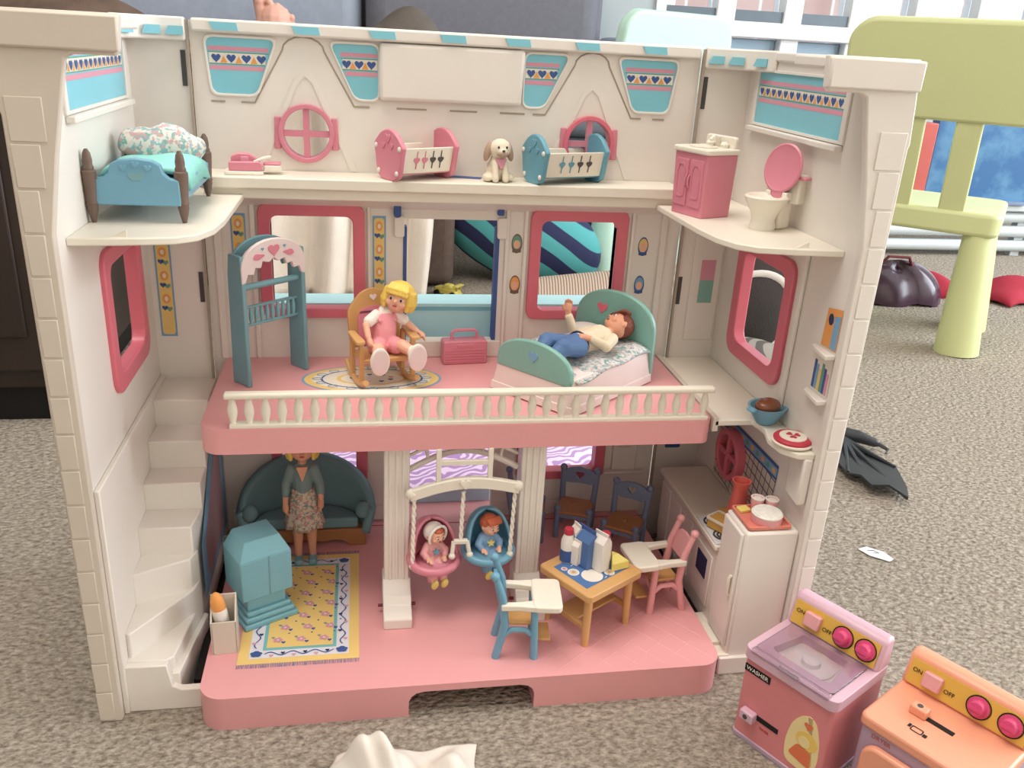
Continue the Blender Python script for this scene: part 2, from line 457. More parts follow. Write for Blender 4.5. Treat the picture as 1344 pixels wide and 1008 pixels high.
for c in (-13.9, 13.1):
    tri = [(c-4.6, 41.4), (c+4.6, 41.4), (c+0.9, 49.3), (c+0.5, 49.8), (c, 50.0), (c-0.5, 49.8), (c-0.9, 49.3)]
    # raised gable plate, cut around the round window as a band on each side
    for sgn in (-1, 1):
        pts = [(c+sgn*4.6, 41.4), (c+sgn*4.0, 41.4), (c+sgn*0.62, 49.2), (c, 49.75), (c, 50.0), (c+sgn*0.9, 49.5)]
        B().prism(pts, 'y', YB-0.1, YB+0.01).build('gable_trim', WHITE, back)
def pane(poly, ax, a, d, par, name='roof_pane', y_hearts=None, umin=None, umax=None, z=0, nh=4):
    """teal pane with raised white surround; hearts border along u at height z"""
    p = B().flat(poly, ax, a-0.03*d, 0)
    u0, u1 = umin, umax
    def ext(zz):
        xs_ = []
        for i in range(len(poly)):
            (xa, za), (xb, zb) = poly[i-1], poly[i]
            if (za-zz)*(zb-zz) <= 0 and abs(zb-za) > 1e-9: xs_.append(xa+(xb-xa)*(zz-za)/(zb-za))
        return min(xs_)+.06, max(xs_)-.06
    def q(ua, ub, z0, z1, mm, k):
        ea, eb = ext(z0), ext(z1)
        ua, ub = max(ua, ea[0], eb[0]), min(ub, ea[1], eb[1])
        p.flat([(ua, z0), (ub, z0), (ub, z1), (ua, z1)], ax, a-(0.03+0.012*k)*d, mm)
    q(u0, u1, z+0.62, z+0.98, 1, 1); q(u0, u1, z-1.0, z-0.62, 1, 1)
    q(u0, u1, z-0.5, z+0.5, 2, 1); q(u0, u1, z+0.44, z+0.52, 4, 2); q(u0, u1, z-0.52, z-0.44, 4, 2)
    st = (u1-u0)/nh
    for i in range(nh):
        p.flat(heart(u0+st*(i+0.5), z+0.02, 0.42, 12), ax, a-(0.03+0.036)*d, 3)
        if i: p.flat([(u0+st*i-0.3, z-0.4), (u0+st*i+0.3, z-0.4), (u0+st*i, z+0.2)], ax, a-(0.03+0.036)*d, 5)
    o = p.build(name, [TEAL, ROSE, WHITE2, DBLUE, PGREEN, ORANGE], par, smooth=False)
    n = len(poly); cx = sum(t[0] for t in poly)/n; cy = sum(t[1] for t in poly)/n
    big = [(cx+(x-cx)*1.09, cy+(y-cy)*1.10) for x, y in poly]
    B().ring(big, poly, ax, a+0.02*d, a-0.22*d).build('pane_surround', WHITE, o, bevel=0.06)
    return o
def soft(poly, r=0.7):
    out = []; n = len(poly)
    for i in range(n):
        p0, p1, p2 = Vector(poly[i-1]), Vector(poly[i]), Vector(poly[(i+1) % n])
        a = p1+(p0-p1).normalized()*r; c = p1+(p2-p1).normalized()*r
        for k in range(5):
            t = k/4; q = a*(1-t)**2+p1*2*t*(1-t)+c*t*t; out.append((q.x, q.y))
    return out
pane(soft([(-22.4, 52.7), (-22.0, 48.0), (-18.2, 48.0), (-16.4, 52.7)]), 'y', YB, 1, back, umin=-22.2, umax=-17.0, z=51.0, nh=4)
pane(soft([(-11.6, 52.7), (-9.4, 48.0), (-7.3, 48.0), (-7.3, 52.7)]), 'y', YB, 1, back, umin=-10.7, umax=-7.35, z=51.0, nh=3)
pane(soft([(6.4, 52.7), (6.4, 48.0), (8.4, 48.0), (10.6, 52.7)]), 'y', YB, 1, back, umin=6.45, umax=9.7, z=51.0, nh=3)
pane(soft([(15.5, 52.7), (17.3, 48.0), (20.8, 48.0), (21.4, 52.7)]), 'y', YB, 1, back, umin=16.2, umax=21.1, z=51.0, nh=4)
B().prism([(-7.2, 53.0), (6.3, 53.0), (6.1, 48.0), (-7.2, 48.0)], 'y', 26.5, YB).build('roof_plate', WHITE, back, bevel=0.35, seg=3)
# round attic windows
for c in (-13.9, 13.1):
    rw = B().ring(el2(c, 44.75, 2.55, 2.65, 36), el2(c, 44.75, 2.1, 2.2, 36), 'y', YB-0.5, YB+1.1).build('round_window_frame', HOT if c > 0 else PINK2, H, bevel=0.08)
    b = B().bx(c-0.28, c+0.28, YB-0.25, YB+0.25, 42.4, 47.1).bx(c-2.3, c+2.3, YB-0.22, YB+0.22, 44.45, 45.0)
    b.build('glazing_bar', PINK2, rw)
    for s_ in (-1, 1):
        B().prism([(c+s_*2.3, 46.2), (c+s_*2.85, 46.2), (c+s_*2.95, 43.3), (c+s_*2.3, 43.3)], 'y', YB-0.28, YB+0.05).build('window_lug', PINK2, rw, bevel=0.1)

# pink window frames on the back wall
def winframe(x0, x1, z0, z1, par=H, w=1.15):
    return B().ring(rr(x0, x1, z0, z1, 0.9, 5), rr(x0+w, x1-w, z0+w*.85, z1-w, 0.7, 5), 'y', YB-0.45, YB+1.15).build('window_frame', HOT, par, bevel=0.1)
winframe(-18.75, -8.65, 26.9, 38.25); winframe(7.85, 18.05, 26.8, 38.25)
winframe(-18.6, -8.6, 7.7, 19.0); winframe(7.9, 18.0, 7.8, 19.0)
# upper doorway trim, latch
for x0, x1 in ((-4.9, -4.55), (4.35, 4.75)):
    B().bx(x0, x1, YB-0.1, YB+1.05, 24.4, 36.2).build('door_jamb', DBLUE, H)
B().prism(rr(-5.85, -5.15, 37.2, 39.4, 0.3), 'y', YB-0.8, YB-0.1).bx(-6.3, -5.5, YB-0.7, YB-0.2, 38.5, 38.95).build('latch', DBLUE, H, bevel=0.06)
B().prism(rr(4.4, 5.05, 37.55, 38.25, 0.15), 'y', YB-0.5, YB).build('latch', DBLUE, H, bevel=0.06)
for x in (-5.3, 4.95):
    B().prism(rr(x-0.5, x+0.5, 35.2, 37.3, 0.25), 'y', YB-0.45, YB+0.02).build('hinge_cover', WHITE, H, bevel=0.08)
B().bx(-5.4, 5.3, YB-0.35, YB+0.02, Z2, 24.4).build('door_sill', WHITE, H, bevel=0.1)
# pilasters between windows
for x0, x1 in ((-22.9, -22.2), (-19.5, -19.0), (-8.4, -8.1), (5.3, 5.7), (7.2, 7.6), (18.4, 18.8), (21.6, 22.3)):
    B().bx(x0, x1, YB-0.3, YB+0.02, Z2, 38.6).build('pilaster', WHITE, H, bevel=0.1)
# porch roof behind the wall
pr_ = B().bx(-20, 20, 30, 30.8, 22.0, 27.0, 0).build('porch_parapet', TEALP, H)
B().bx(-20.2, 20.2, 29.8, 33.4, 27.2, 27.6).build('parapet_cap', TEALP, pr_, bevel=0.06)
B().bx(-20.1, 20.1, 29.9, 30.1, 26.8, 27.2).build('parapet_band', TEAL, pr_)
# lilac wood-grain porch deck at ground level, seen through the lower openings
LIL = stripes('lilac_grain_plastic', (178, 134, 192), (234, 206, 238), 34, (0, 0, 1.2), 14, 0.5)
B().sheet(lambda u, v: (-26+52*u, 31.5+34*v, 0.6+5.2*v), 4, 4).build('porch_deck', LIL, H, solid=0.4)
B().bx(-5.4, 5.6, 30.6, 31.2, Z1, 4.9).build('porch_step', mat('pale_blue_plastic', (176, 206, 226), 0.4), H, bevel=0.1)
for q0, q1 in ((-23, -5.2), (5.7, 23)): B().bx(q0, q1, YB-0.2, YB+0.02, Z1, 5.0).build('skirting', WHITE, H, bevel=0.08)
B().bx(17.9, 22.6, 26.4, YB, 8.4, 8.7).bx(18.9, 21.7, 26.9, YB, 8.7, 16.0).build('wall_niche', WHITE, H, bevel=0.1)

# wall stickers
def sticker(name, mats, fn, par=H):
    b = B(); fn(b); return b.build(name, mats, par, smooth=False)
def folk(b, x0, x1, z0, z1, ax, a, d, seed):
    R_ = random.Random(seed)
    b.flat([(x0, z0), (x1, z0), (x1, z1), (x0, z1)], ax, a, 0)
    w = x1-x0
    b.flat(rr(x0+.16, x1-.16, z0+.2, z1-.2, 0.3, 3), ax, a-.012*d, 1)
    c = (x0+x1)/2; z = z1-1.0
    while z > z0+2.2:
        b.flat(el2(c, z, w*.26, .5, 10), ax, a-.024*d, 2)
        b.flat(heart(c-.2, z-.9, .3, 10), ax, a-.024*d, 3); b.flat(heart(c+.22, z-1.0, .3, 10), ax, a-.024*d, 4)
        b.flat(el2(c, z, w*.12, .25, 8), ax, a-.036*d, 5)
        z -= 2.3
FM = [LBLUE, YELL, ORANGE, DBLUE, PGREEN, WHITE2]
sticker('folk_art_sticker', FM, lambda b: folk(b, -21.3, -19.9, 31.0, 37.2, 'y', YB-.04, 1, 1))
sticker('folk_art_sticker', FM, lambda b: folk(b, -7.9, -6.6, 26.2, 37.2, 'y', YB-.04, 1, 2))
for x, z, hm, k in ((6.55, 34.7, PGREEN, 0), (6.55, 30.4, ORANGE, 1), (19.9, 34.6, YELL, 2), (19.9, 30.5, LBLUE, 3)):
    b = B().flat(el2(x, z, .66, 1.12, 24), 'y', YB-.04, 0).flat(el2(x, z, .56, 1.0, 24), 'y', YB-.05, 1)
    b.flat(el2(x, z+.1, .46, .74, 18), 'y', YB-.06, 2)
    b.flat(el2(x, z-.08, .34, .44, 16), 'y', YB-.07, 3)
    b.flat(rr(x-.45, x+.45, z-.92, z-.58, .12, 3), 'y', YB-.07, 1)
    b.build('portrait_sticker', [WHITE2, DBLUE if k > 1 else BROWN, hm, SKIN], H, smooth=False)
b = B().flat(rr(19.4, 20.9, 11.6, 15.4, .2, 3), 'y', 26.86, 0).flat(rr(19.5, 20.8, 13.4, 15.3, .5, 4), 'y', 26.85, 1).flat(rr(19.7, 20.6, 11.8, 13.2, .2, 3), 'y', 26.85, 2)
b.build('flowerpot_sticker', [BEIGE, BLUE, ROSE], H, smooth=False)

# columns and arch of the porch
for x in (-6.1, 6.35):
    c = B().bx(x-1.15, x+1.15, 11.2, 13.2, Z1, 20.3).build('column', WHITE, H, bevel=0.12)
    for i in range(3):
        B().bx(x-0.75+i*0.6, x-0.45+i*0.6, 11.1, 11.3, 6.2, 20.2).build('flute', WHITE, c, bevel=0.08)
    b = B().prism([(7.6, Z1), (7.6, Z1+1.0), (8.4, Z1+1.4), (9.2, Z1+1.45), (9.6, Z1+2.1), (10.6, Z1+2.4), (11.2, Z1+3.0), (13.2, Z1+3.0), (13.2, Z1)], 'x', x-1.3, x+1.3)
    b.build('column_foot', WHITE, c, bevel=0.1)
    B().tube([(x-1.75, 10.3, Z1+0.8), (x+1.75, 10.3, Z1+0.8)], 0.16, 8).build('foot_peg', MAROON, c)
b = B()
for i in range(13):
    t = i/12; x = -4.9+9.9*t; zz = 17.4+1.6*math.sin(math.pi*t)
    if i % 2 == 0 and i not in (0, 12): b.tube([(x, 12.2, zz), (x+(x-0.05)*.12, 12.2, 20.4)], 0.16, 6)
b.tube([(-4.95+9.95*i/16, 12.2, 17.2+1.8*math.sin(math.pi*i/16)) for i in range(17)], 0.3, 8)
b.tube([(-4.95+9.95*i/16, 12.2, 18.6+1.6*math.sin(math.pi*i/16)) for i in range(17)], 0.18, 8)
b.build('arch_lattice', WHITE, H)

# railing
rail = B().prism(rr(9.85, 10.75, 25.2, 25.75, 0.22, 4), 'x', -20.3, 22.3).build('railing', WHITE2, H, bevel=0.12)
B().bx(-20.0, 22.0, 9.9, 10.9, Z2-0.02, Z2+0.35).build('bottom_rail', WHITE2, rail, bevel=0.08)
bal = B().lathe([(0.22, 0), (0.26, .15), (0.24, .3), (0.40, 1.0), (0.42, 1.25), (0.36, 1.7), (0.22, 2.3), (0.26, 2.42), (0.2, 2.5)], 10, sx=1, sy=.7)
b0 = None
for i in range(32):
    if b0 is None: o = b0 = bal.build('baluster', WHITE2, rail)
    else: o = b0.copy(); COL.objects.link(o); o.parent = rail
    o.location = Vector((-19.7+41.3*i/31, 10.35, Z2+0.2))*U

# ------------------------------------------------------------------ wings
def wing(sg):
    P = lambda x: sg*x
    def bx(x0, x1, *r): return B().bx(min(P(x0), P(x1)), max(P(x0), P(x1)), *r)
    hol = [(12.2, 21.7, 26.2, 35.8)]
    w = B().wall('x', 2.6, 27.6, 0, 53.9, min(P(28.9), P(29.5)), max(P(28.9), P(29.5)), hol).build('wing_side_wall', WHITE, H, smooth=False)
    bx(23.9, 29.5, 27.0, 27.7, 0, 53.6).build('wing_back_panel', WHITE, H, smooth=False)
    # front flange with gambrel top; left side beige, shade put into its colour
    pts = [(30.6, 0), (28.85, 0), (28.85, 40.4), (28.0, 45.5), (26.8, 51.4), (26.3, 51.65), (23.9, 51.65), (23.6, 51.9), (23.4, 54.1), (30.5, 54.1), (30.8, 51.0), (31.0, 48.2), (30.9, 47.9)]
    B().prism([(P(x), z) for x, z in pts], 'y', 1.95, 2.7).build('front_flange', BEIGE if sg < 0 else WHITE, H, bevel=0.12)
    # eave lip on top
    eave = B().prism([(P(23.5), 51.9), (P(30.7), 51.9), (P(30.75), 54.0), (P(23.4), 54.0)], 'y', 1.55, 2.0).build('eave', BEIGE if sg < 0 else WHITE, H, bevel=0.15)  # left eave takes the same beige in place of shade
    bx(28.6, 30.8, 2.6, 27.6, 53.3, 54.1).build('wing_rim', WHITE, H, bevel=0.15)
    bx(23.5, 29, 2.6, 7.5, 53.2, 54.0).build('wing_rim', WHITE, H, bevel=0.15)
    # curved inner rim over the back panel, with three clips
    arc = [(23.9, 26.2), (25.6, 26.0), (27.2, 25.2), (28.2, 23.6), (28.6, 21.4), (28.9, 21.4), (28.9, 27.1), (23.9, 27.1)]
    rm = B().prism([(P(x), y) for x, y in arc], 'z', 52.3, 54.2).build('wing_rim', WHITE, H, bevel=0.15)
    for (x, y, a) in ((24.7, 26.05, -6), (26.5, 25.5, -26), (28.1, 23.4, -62)):
        o = B().at(P(x), y-0.12, 53.1, sg*a).prism([(-.75, -.35), (.75, -.35), (.75, .35), (-.4, .35)], 'y', -0.25, 0.1).build('clip', TEAL, rm)
    # quoin bricks up the flange, one by one
    z = 0.25; first = None
    while z < 47.5:
        h = 2.72
        x0 = 29.35 if z < 40.4 else 29.35-(z-40.4)*0.16
        o = B().prism([(P(x0), z), (P(30.55), z), (P(30.6), z+h), (P(x0), z+h)], 'y', 1.86, 1.97).build('brick', BEIGE if sg < 0 else WHITE, H, bevel=0.05)  # left bricks share the beige that stands in for shade
        z += h+0.16
    # pink window
    B().ring(rr(11.0, 22.9, 25.0, 37.0, (1.4, 1.4, 1.6, 1.6), 5), rr(12.5, 21.4, 26.5, 35.6, (1.0, 1.0, 1.2, 1.2), 5), 'x', min(P(28.5), P(29.75)), max(P(28.5), P(29.75))).build('window_frame', HOT, H, bevel=0.12)
    # attic shelf
    sh = [(28.9, 4.3), (25.5, 4.6), (22.0, 5.2), (20.6, 6.4), (19.8, 8.6), (19.5, 12.0), (19.4, 23.6), (22.5, 24.6), (23.9, 27.0), (28.9, 27.0)]
    B().prism([(P(x), y) for x, y in sh], 'z', ZS-0.55, ZS).build('wing_attic_floor', WHITE2, H, bevel=0.1)
    B().prism([(25.0, 0), (26.1, 0), (26.1, 0.5)], 'y', 5.0, 5.2).at(0, 0, 0).build('shelf_stop', WHITE2, H).location = Vector((0 if sg > 0 else -51.2, 0.0, ZS))*U
    # hinge slots
    for z in (30.0, 50.0):
        bx(24.1, 24.5, 26.9, 27.05, z-1.5, z+1.5).build('hinge_slot', GREYD, H)
    bx(23.72, 23.92, 26.6, 27.05, 0, 54).build('hinge_strip', GROOVE, H)
    # attic pane
    pane([(8.2, 47.7), (24.6, 47.7), (24.6, 52.3), (8.2, 52.3)], 'x', P(28.9), sg, w, umin=8.4, umax=24.4, z=50.6, nh=13)
    bx(28.2, 28.9, 7.6, 25.0, 46.9, 47.4).build('pane_sill', WHITE, w, bevel=0.1)
    return w
WL = wing(-1); WR = wing(1)

# left wing: sticker, staircase
sticker('folk_art_sticker', FM, lambda b: folk(b, -28.4, -26.9, 25.0, 34.4, 'y', 26.95, 1, 5))
st = B().prism([(2.7, 0), (27, 0), (27, 21.0), (2.7, 21.0)], 'x', -28.9, -28.45).build('staircase', WHITE, H, bevel=0.1)
steps = [([(-28.5, 21.1), (-23.5, 21.1), (-23.5, 27), (-28.5, 27)], 20.6), ([(-28.5, 17.5), (-23.5, 17.5), (-23.5, 21.2), (-28.5, 21.2)], 18.0),
         ([(-28.5, 14.4), (-23.6, 14.4), (-23.5, 17.6), (-28.5, 17.6)], 15.3), ([(-28.5, 11.1), (-24.0, 11.1), (-23.6, 14.5), (-28.5, 14.5)], 12.7),
         ([(-28.5, 8.0), (-24.2, 10.2), (-23.7, 11.6), (-23.9, 11.8), (-28.5, 11.2)], 10.0), ([(-28.5, 4.2), (-28.1, 4.0), (-24.0, 10.0), (-23.7, 11.7), (-28.5, 11.2)], 7.0),
         ([(-28.5, 3.6), (-25.4, 3.5), (-24.8, 4.0), (-23.8, 11.6), (-28.5, 11.2)], 4.6)]
for poly, z in steps: B().prism(poly, 'z', 0, z).build('stair_step', WHITE, st, bevel=0.12)
B().prism([(-25.1, 3.5), (-24.4, 3.6), (-23.3, 11.6), (-23.7, 11.8)], 'z', 0, 3.2).build('stair_kerb', WHITE, st, bevel=0.08)
B().prism([(-28.5, 0), (-22.7, 0), (-22.7, 2.0), (-24.2, 2.0), (-24.9, 2.4), (-25.2, 4.55), (-28.5, 4.55)], 'y', 2.9, 3.6).build('stair_front', WHITE, st, bevel=0.1)
b = B().flat([(12, 4.4), (26, 4.4), (26, 17), (20, 17), (12, 10)], 'x', -23.44, 0).flat([(14, 5.4), (24, 5.4), (24, 15), (21, 15), (14, 9.6)], 'x', -23.43, 1)
b.build('bookcase_sticker', [LBLUE, mat('mauve_print', (176, 140, 150), .6)], st, smooth=False)

# right wing: upper ledge, wall stickers, kitchen
led = [(22.75, 10.0), (26.4, 10.0), (26.7, 8.0), (26.1, 6.0), (26.4, 4.0), (27.4, 2.9), (28.9, 2.7), (28.9, 27), (22.75, 27)]
B().prism(led, 'z', Z2-0.7, Z2-0.1).build('wing_ledge', WHITE2, H, bevel=0.12)
B().bx(22.6, 23.1, 10.0, 27, Z2-1.2, Z2+0.15).build('ledge_lip', BEIGE, H)
B().prism([(28.0, 2.7), (28.9, 2.7), (28.9, 6.0), (28.3, 5.6)], 'z', 17.5, Z2-0.6).build('ledge_corbel', WHITE, H, bevel=0.2)
B().prism([(9.3, 39.0), (10.2, 39.0), (10.2, 25.0), (9.5, 22.6), (9.3, 36.0)], 'x', 28.5, 28.9).build('alcove_jamb', WHITE, H, bevel=0.15)
for z in (31.4, 27.4): B().prism([(28.9, 2.7), (28.0, 2.7), (28.3, 5.6), (28.9, 6.2)], 'z', z-0.4, z).build('alcove_shelf', WHITE, H, bevel=0.08)
b = B().flat([(2.8, 31.6), (5.2, 31.6), (5.0, 34.8), (2.8, 35.2)], 'x', 28.85, 0).flat([(2.9, 31.7), (3.8, 31.7), (3.8, 34.4), (2.9, 34.6)], 'x', 28.84, 1).flat(el2(4.3, 34.0, .4, .5, 14), 'x', 28.84, 2)
b.build('books_sticker', [ORANGE, LBLUE, DKBLUE], H, smooth=False)
b = B().flat([(2.8, 27.6), (5.8, 27.6), (5.6, 30.6), (2.8, 31.0)], 'x', 28.85, 0)
for i, mm in enumerate((1, 2, 3, 4, 1, 5)):
    b.flat([(5.5-i*.42, 27.7), (5.1-i*.42, 27.7), (5.1-i*.42, 30.2-(i % 3)*.3), (5.5-i*.42, 30.2-(i % 3)*.3)], 'x', 28.84, mm)
b.build('books_sticker', [WHITE2, DBLUE, LBLUE, YELL, PGREEN, ROSE], H, smooth=False)
b = B().flat([(26.2, 28.5), (28.2, 28.5), (28.2, 33.6), (26.2, 33.6)], 'y', 26.96, 0).flat([(26.4, 31.2), (28.0, 31.2), (28.0, 33.4), (26.4, 33.4)], 'y', 26.94, 1).flat([(26.4, 28.7), (28.0, 28.7), (28.0, 31.2), (26.4, 31.2)], 'y', 26.94, 2)
b.build('framed_print_sticker', [WHITE2, ROSE, GREENT], H, smooth=False)
B().bx(25.4, 28.7, 26.85, 27.02, 24.5, 37.2).build('raised_panel', WHITE, H, bevel=0.08)
for o_ in [x for x in bpy.data.objects if x.name == 'framed_print_sticker']: o_.location.y = -0.0015

kc = B().bx(23.8, 28.9, 7.2, 23.0, 1.6, 10.2).build('kitchen_counter', WHITE, H, bevel=0.12)
B().bx(23.4, 28.9, 7.2, 23.4, 10.2, 10.8).build('countertop', WHITE2, kc, bevel=0.15)
B().bx(23.5, 28.4, 7.4, 12.6, 10.8, 11.0).build('stove_top', mat('stove_white', (226, 226, 228), .3), kc, bevel=0.08)
for x, y in ((24.7, 8.7), (24.7, 11.2), (27.0, 8.7), (27.0, 11.2)):
    b = B().at(x, y, 11.0)
    for r in (.95, .62, .3): b.ring(el2(0, 0, r, r, 20), el2(0, 0, r-.16, r-.16, 20), 'z', 0, 0.1)
    b.build('burner', GREYD, kc)
B().bx(23.62, 23.82, 8.0, 12.2, 3.4, 9.0).build('oven_door', WHITE, kc, bevel=0.1)
B().bx(23.55, 23.64, 8.9, 11.2, 6.0, 8.2).build('oven_window', DKBLUE, kc)
for y in (13.6, 17.0, 20.2): B().bx(23.68, 23.82, y, y+2.7, 3.2, 9.4).build('cupboard_door', WHITE, kc, bevel=0.1)
B().bx(23.0, 23.9, 4.0, 8.6, 1.6, 2.4).build('counter_plinth', WHITE2, kc, bevel=0.08)
fr = B().bx(23.9, 28.9, 2.7, 7.1, 0.3, 14.9).build('refrigerator', WHITE, H, bevel=0.25)
B().bx(23.6, 23.95, 3.0, 6.9, 2.6, 14.6).build('refrigerator_door', WHITE, fr, bevel=0.15)
B().tube([(23.5, 3.5, 8.0), (23.35, 3.5, 8.3), (23.35, 3.5, 9.8), (23.5, 3.5, 10.1)], 0.16, 8).build('handle', WHITE2, fr)
B().bx(22.9, 24.2, 2.6, 7.6, 1.5, 2.0).build('refrigerator_foot', WHITE2, fr, bevel=0.06)
B().bx(23.2, 28.8, 2.3, 2.75, 0.0, 1.8).build('wing_foot', WHITE, H, bevel=0.06)
# trellis print, border and round window above the counter
b = B().flat([(8.2, 11.4), (21.8, 11.0), (21.8, 18.4), (8.2, 18.4)], 'x', 28.87, 0)
for k in range(24):
    y0 = 6.0+k*0.95
    a0, a1 = y0, y0-2.0
    if 8.2 < a0 < 21.8 and 8.2 < a1+2 < 23: b.flat([(a0, 11.2), (a0+.1, 11.2), (a0+.1-.6, 17.0), (a0-.6, 17.0)], 'x', 28.86, 1)
for k in range(8):
    z0 = 10.6+k*1.0
    pts = [(8.3, z0-.9), (21.7, z0+.9)]
    if z0-.9 < 10.9: pts[0] = (8.3+(10.9-z0+.9)*13.4/1.8, 10.9)
    if z0+.9 > 17.0: pts[1] = (21.7-(z0+.9-17.0)*13.4/1.8, 17.0)
    if pts[1][0] > pts[0][0]+.5: b.flat([pts[0], (pts[1][0], pts[1][1]), (pts[1][0], pts[1][1]+.12), (pts[0][0], pts[0][1]+.12)], 'x', 28.86, 1)
b.flat([(8.2, 17.0), (21.8, 17.0), (21.8, 18.5), (8.2, 18.5)], 'x', 28.855, 2)
b.flat([(8.3, 17.25), (21.7, 17.25), (21.7, 18.15), (8.3, 18.15)], 'x', 28.85, 3)
for k in range(11): b.flat(el2(9.0+k*1.2, 17.7, .34, .3, 10), 'x', 28.845, 4+k % 2)
b.build('trellis_sticker', [BEIGE, DKBLUE, DBLUE, LBLUE, ORANGE, PGREEN], H, smooth=False)
rw = B().ring(el2(17.4, 15.2, 2.75, 2.75, 32), el2(17.4, 15.2, 2.1, 2.1, 32), 'x', 27.9, 28.95).build('round_window_frame', HOT, H, bevel=0.12)
B().bx(28.0, 28.5, 17.1, 17.7, 12.9, 17.5).bx(28.04, 28.46, 15.1, 19.7, 14.9, 15.5).build('glazing_bar', HOT, rw, bevel=0.05)
b = B().flat(rr(24.9, 26.9, 11.2, 19, .1), 'y', 26.95, 0)
for z in (11.4, 13.9, 16.4): b.flat(rr(25.0, 26.8, z, z+2.3, .2), 'y', 26.94, 1).flat(el2(25.9, z+1.2, .75, .8, 16), 'y', 26.93, 2).flat(el2(25.9, z+.9, .4, .4, 12), 'y', 26.92, 0)
b.build('kitchen_tile_sticker', [WHITE2, DBLUE, LBLUE], H, smooth=False)
# ------------------------------------------------------------------ attic, left wing: blue four-poster bed
t = thing('four_poster_bed', 'blue toy four-poster bed with brown turned posts on the left attic floor', 'bed', (-25.2, 16, ZS))
for x, y in ((-3.25, -6.2), (3.05, -5.8), (3.0, 5.8), (-3.1, 5.8)):
    B().at(x, y, 0).lathe([(.16, 0), (.3, .55), (.42, 1.15), (.4, 1.3), (.46, 1.45), (.4, 1.6), (.52, 3.4), (.52, 3.75), (.4, 3.85), (.42, 4.0), (.34, 4.15), (.36, 4.5), (.28, 5.0), (.12, 5.3)], 12).build('bed_post', BROWN, t)
def bedpanel(y, top, name):
    pts = [(-3.0, 1.3), (3.0, 1.3), (3.0, 3.2), (2.3, 3.35), (1.9, 3.7), (1.75, 4.3), (1.2, 4.6), (0, 4.75), (-1.2, 4.6), (-1.75, 4.3), (-1.9, 3.7), (-2.3, 3.35), (-3.0, 3.2)]
    o = B().prism(pts, 'y', y-.3, y+.3).build(name, BLUE, t, bevel=0.12)
    B().prism([(-.65, 3.75), (.65, 3.75), (.6, 3.4), (.3, 3.1), (-.3, 3.1), (-.6, 3.4)], 'y', y-.34, y-.2).build('grip_recess', TEALG, o, bevel=.05)
    for x, z in ((-.85, 4.05), (0, 4.3), (.85, 4.05)): B().prism(heart(x, z, .3, 12), 'y', y-.4, y-.2).build('heart', BLUE, o, bevel=.06)
bedpanel(-6.0, 0, 'footboard'); bedpanel(5.8, 0, 'headboard')
for s_ in (-1, 1): B().bx(s_*3.0-.25, s_*3.0+.25, -5.6, 5.5, 1.6, 3.0).build('side_rail', BLUE, t, bevel=.1)
B().bx(-2.8, 2.8, -5.6, 5.4, 1.4, 2.7).build('mattress', BLUE, t, bevel=.3)
FLO = floral('teal_rose_print_cloth', (222, 214, 206), [(120, 176, 170), (206, 160, 160), (140, 180, 188)], 150)
TURQ = mat('turquoise_cloth', (140, 214, 204), .9, .2, .05, 30, .3, 400)
def cl(u, v):
    x = -2.95+6.3*u; y = -4.6+8.6*v
    return (x+.15*math.sin(9*v), y, 3.0+.9*math.sin(math.pi*min(1, max(0, u)))**.5+.18*math.sin(7*u+3*v)+.16*math.sin(11*v)-(.9 if u > .97 else 0))
tag(B().sheet(cl, 22, 18).build('blanket', TURQ, solid=.35), 'plain turquoise cloth blanket tucked in the blue four-poster bed', 'blanket', loc=(-25.2, 16, ZS))
p = B(); p.ell((0, 0, 0), (3.5, 1.5, 1.7), 22, 14)
o = p.build('pillow', FLO, sub=1)
for v in o.data.vertices: v.co.z += .0022*math.sin(v.co.x*180)+.0014*math.sin(v.co.x*420+1); v.co.y += .002*math.sin(v.co.x*260)
tag(o, 'rose and teal floral pillow piled at the head of the blue bed', 'pillow', loc=(-25.0, 18.6, ZS+4.55))

# ------------------------------------------------------------------ attic shelf toys
t = thing('toy_telephone', 'pink and cream toy telephone lying on the attic shelf beside the blue bed', 'telephone', (-18.7, 24.9, ZA+.02), 4)
B().prism(rr(-2.4, 1.0, -1.2, .9, .3), 'z', 0, .3).build('base_plate', WHITE2, t, bevel=.06)
B().prism([(-2.0, .3), (.8, .3), (1.0, .8), (.7, 1.15), (-2.0, 1.1)], 'y', -.9, -.3).build('cradle_front', PINK2, t, bevel=.1)
B().prism([(-1.9, .3), (.9, .3), (.7, 1.2), (-.2, 1.75), (-1.2, 1.8), (-1.8, 1.5)], 'y', -.1, .6).build('cradle_back', PINK2, t, bevel=.12)
B().bx(-1.0, -.3, -.2, .1, 1.0, 1.5).build('dial_window', ROSE, t, bevel=.05)
B().tube([(.2, -.6, 1.1), (1.0, -.5, 1.4), (1.7, -.4, 1.55)], [.12, .16, .14], 8).build('lever', WHITE2, t)
B().prism(rr(1.0, 2.6, -.7, .9, .25), 'z', .3, .8).build('side_block', WHITE2, t, bevel=.08)
B().prism(rr(1.0, 2.55, -.65, .85, .25), 'z', .8, 1.0).build('side_lid', PINK2, t, bevel=.06)

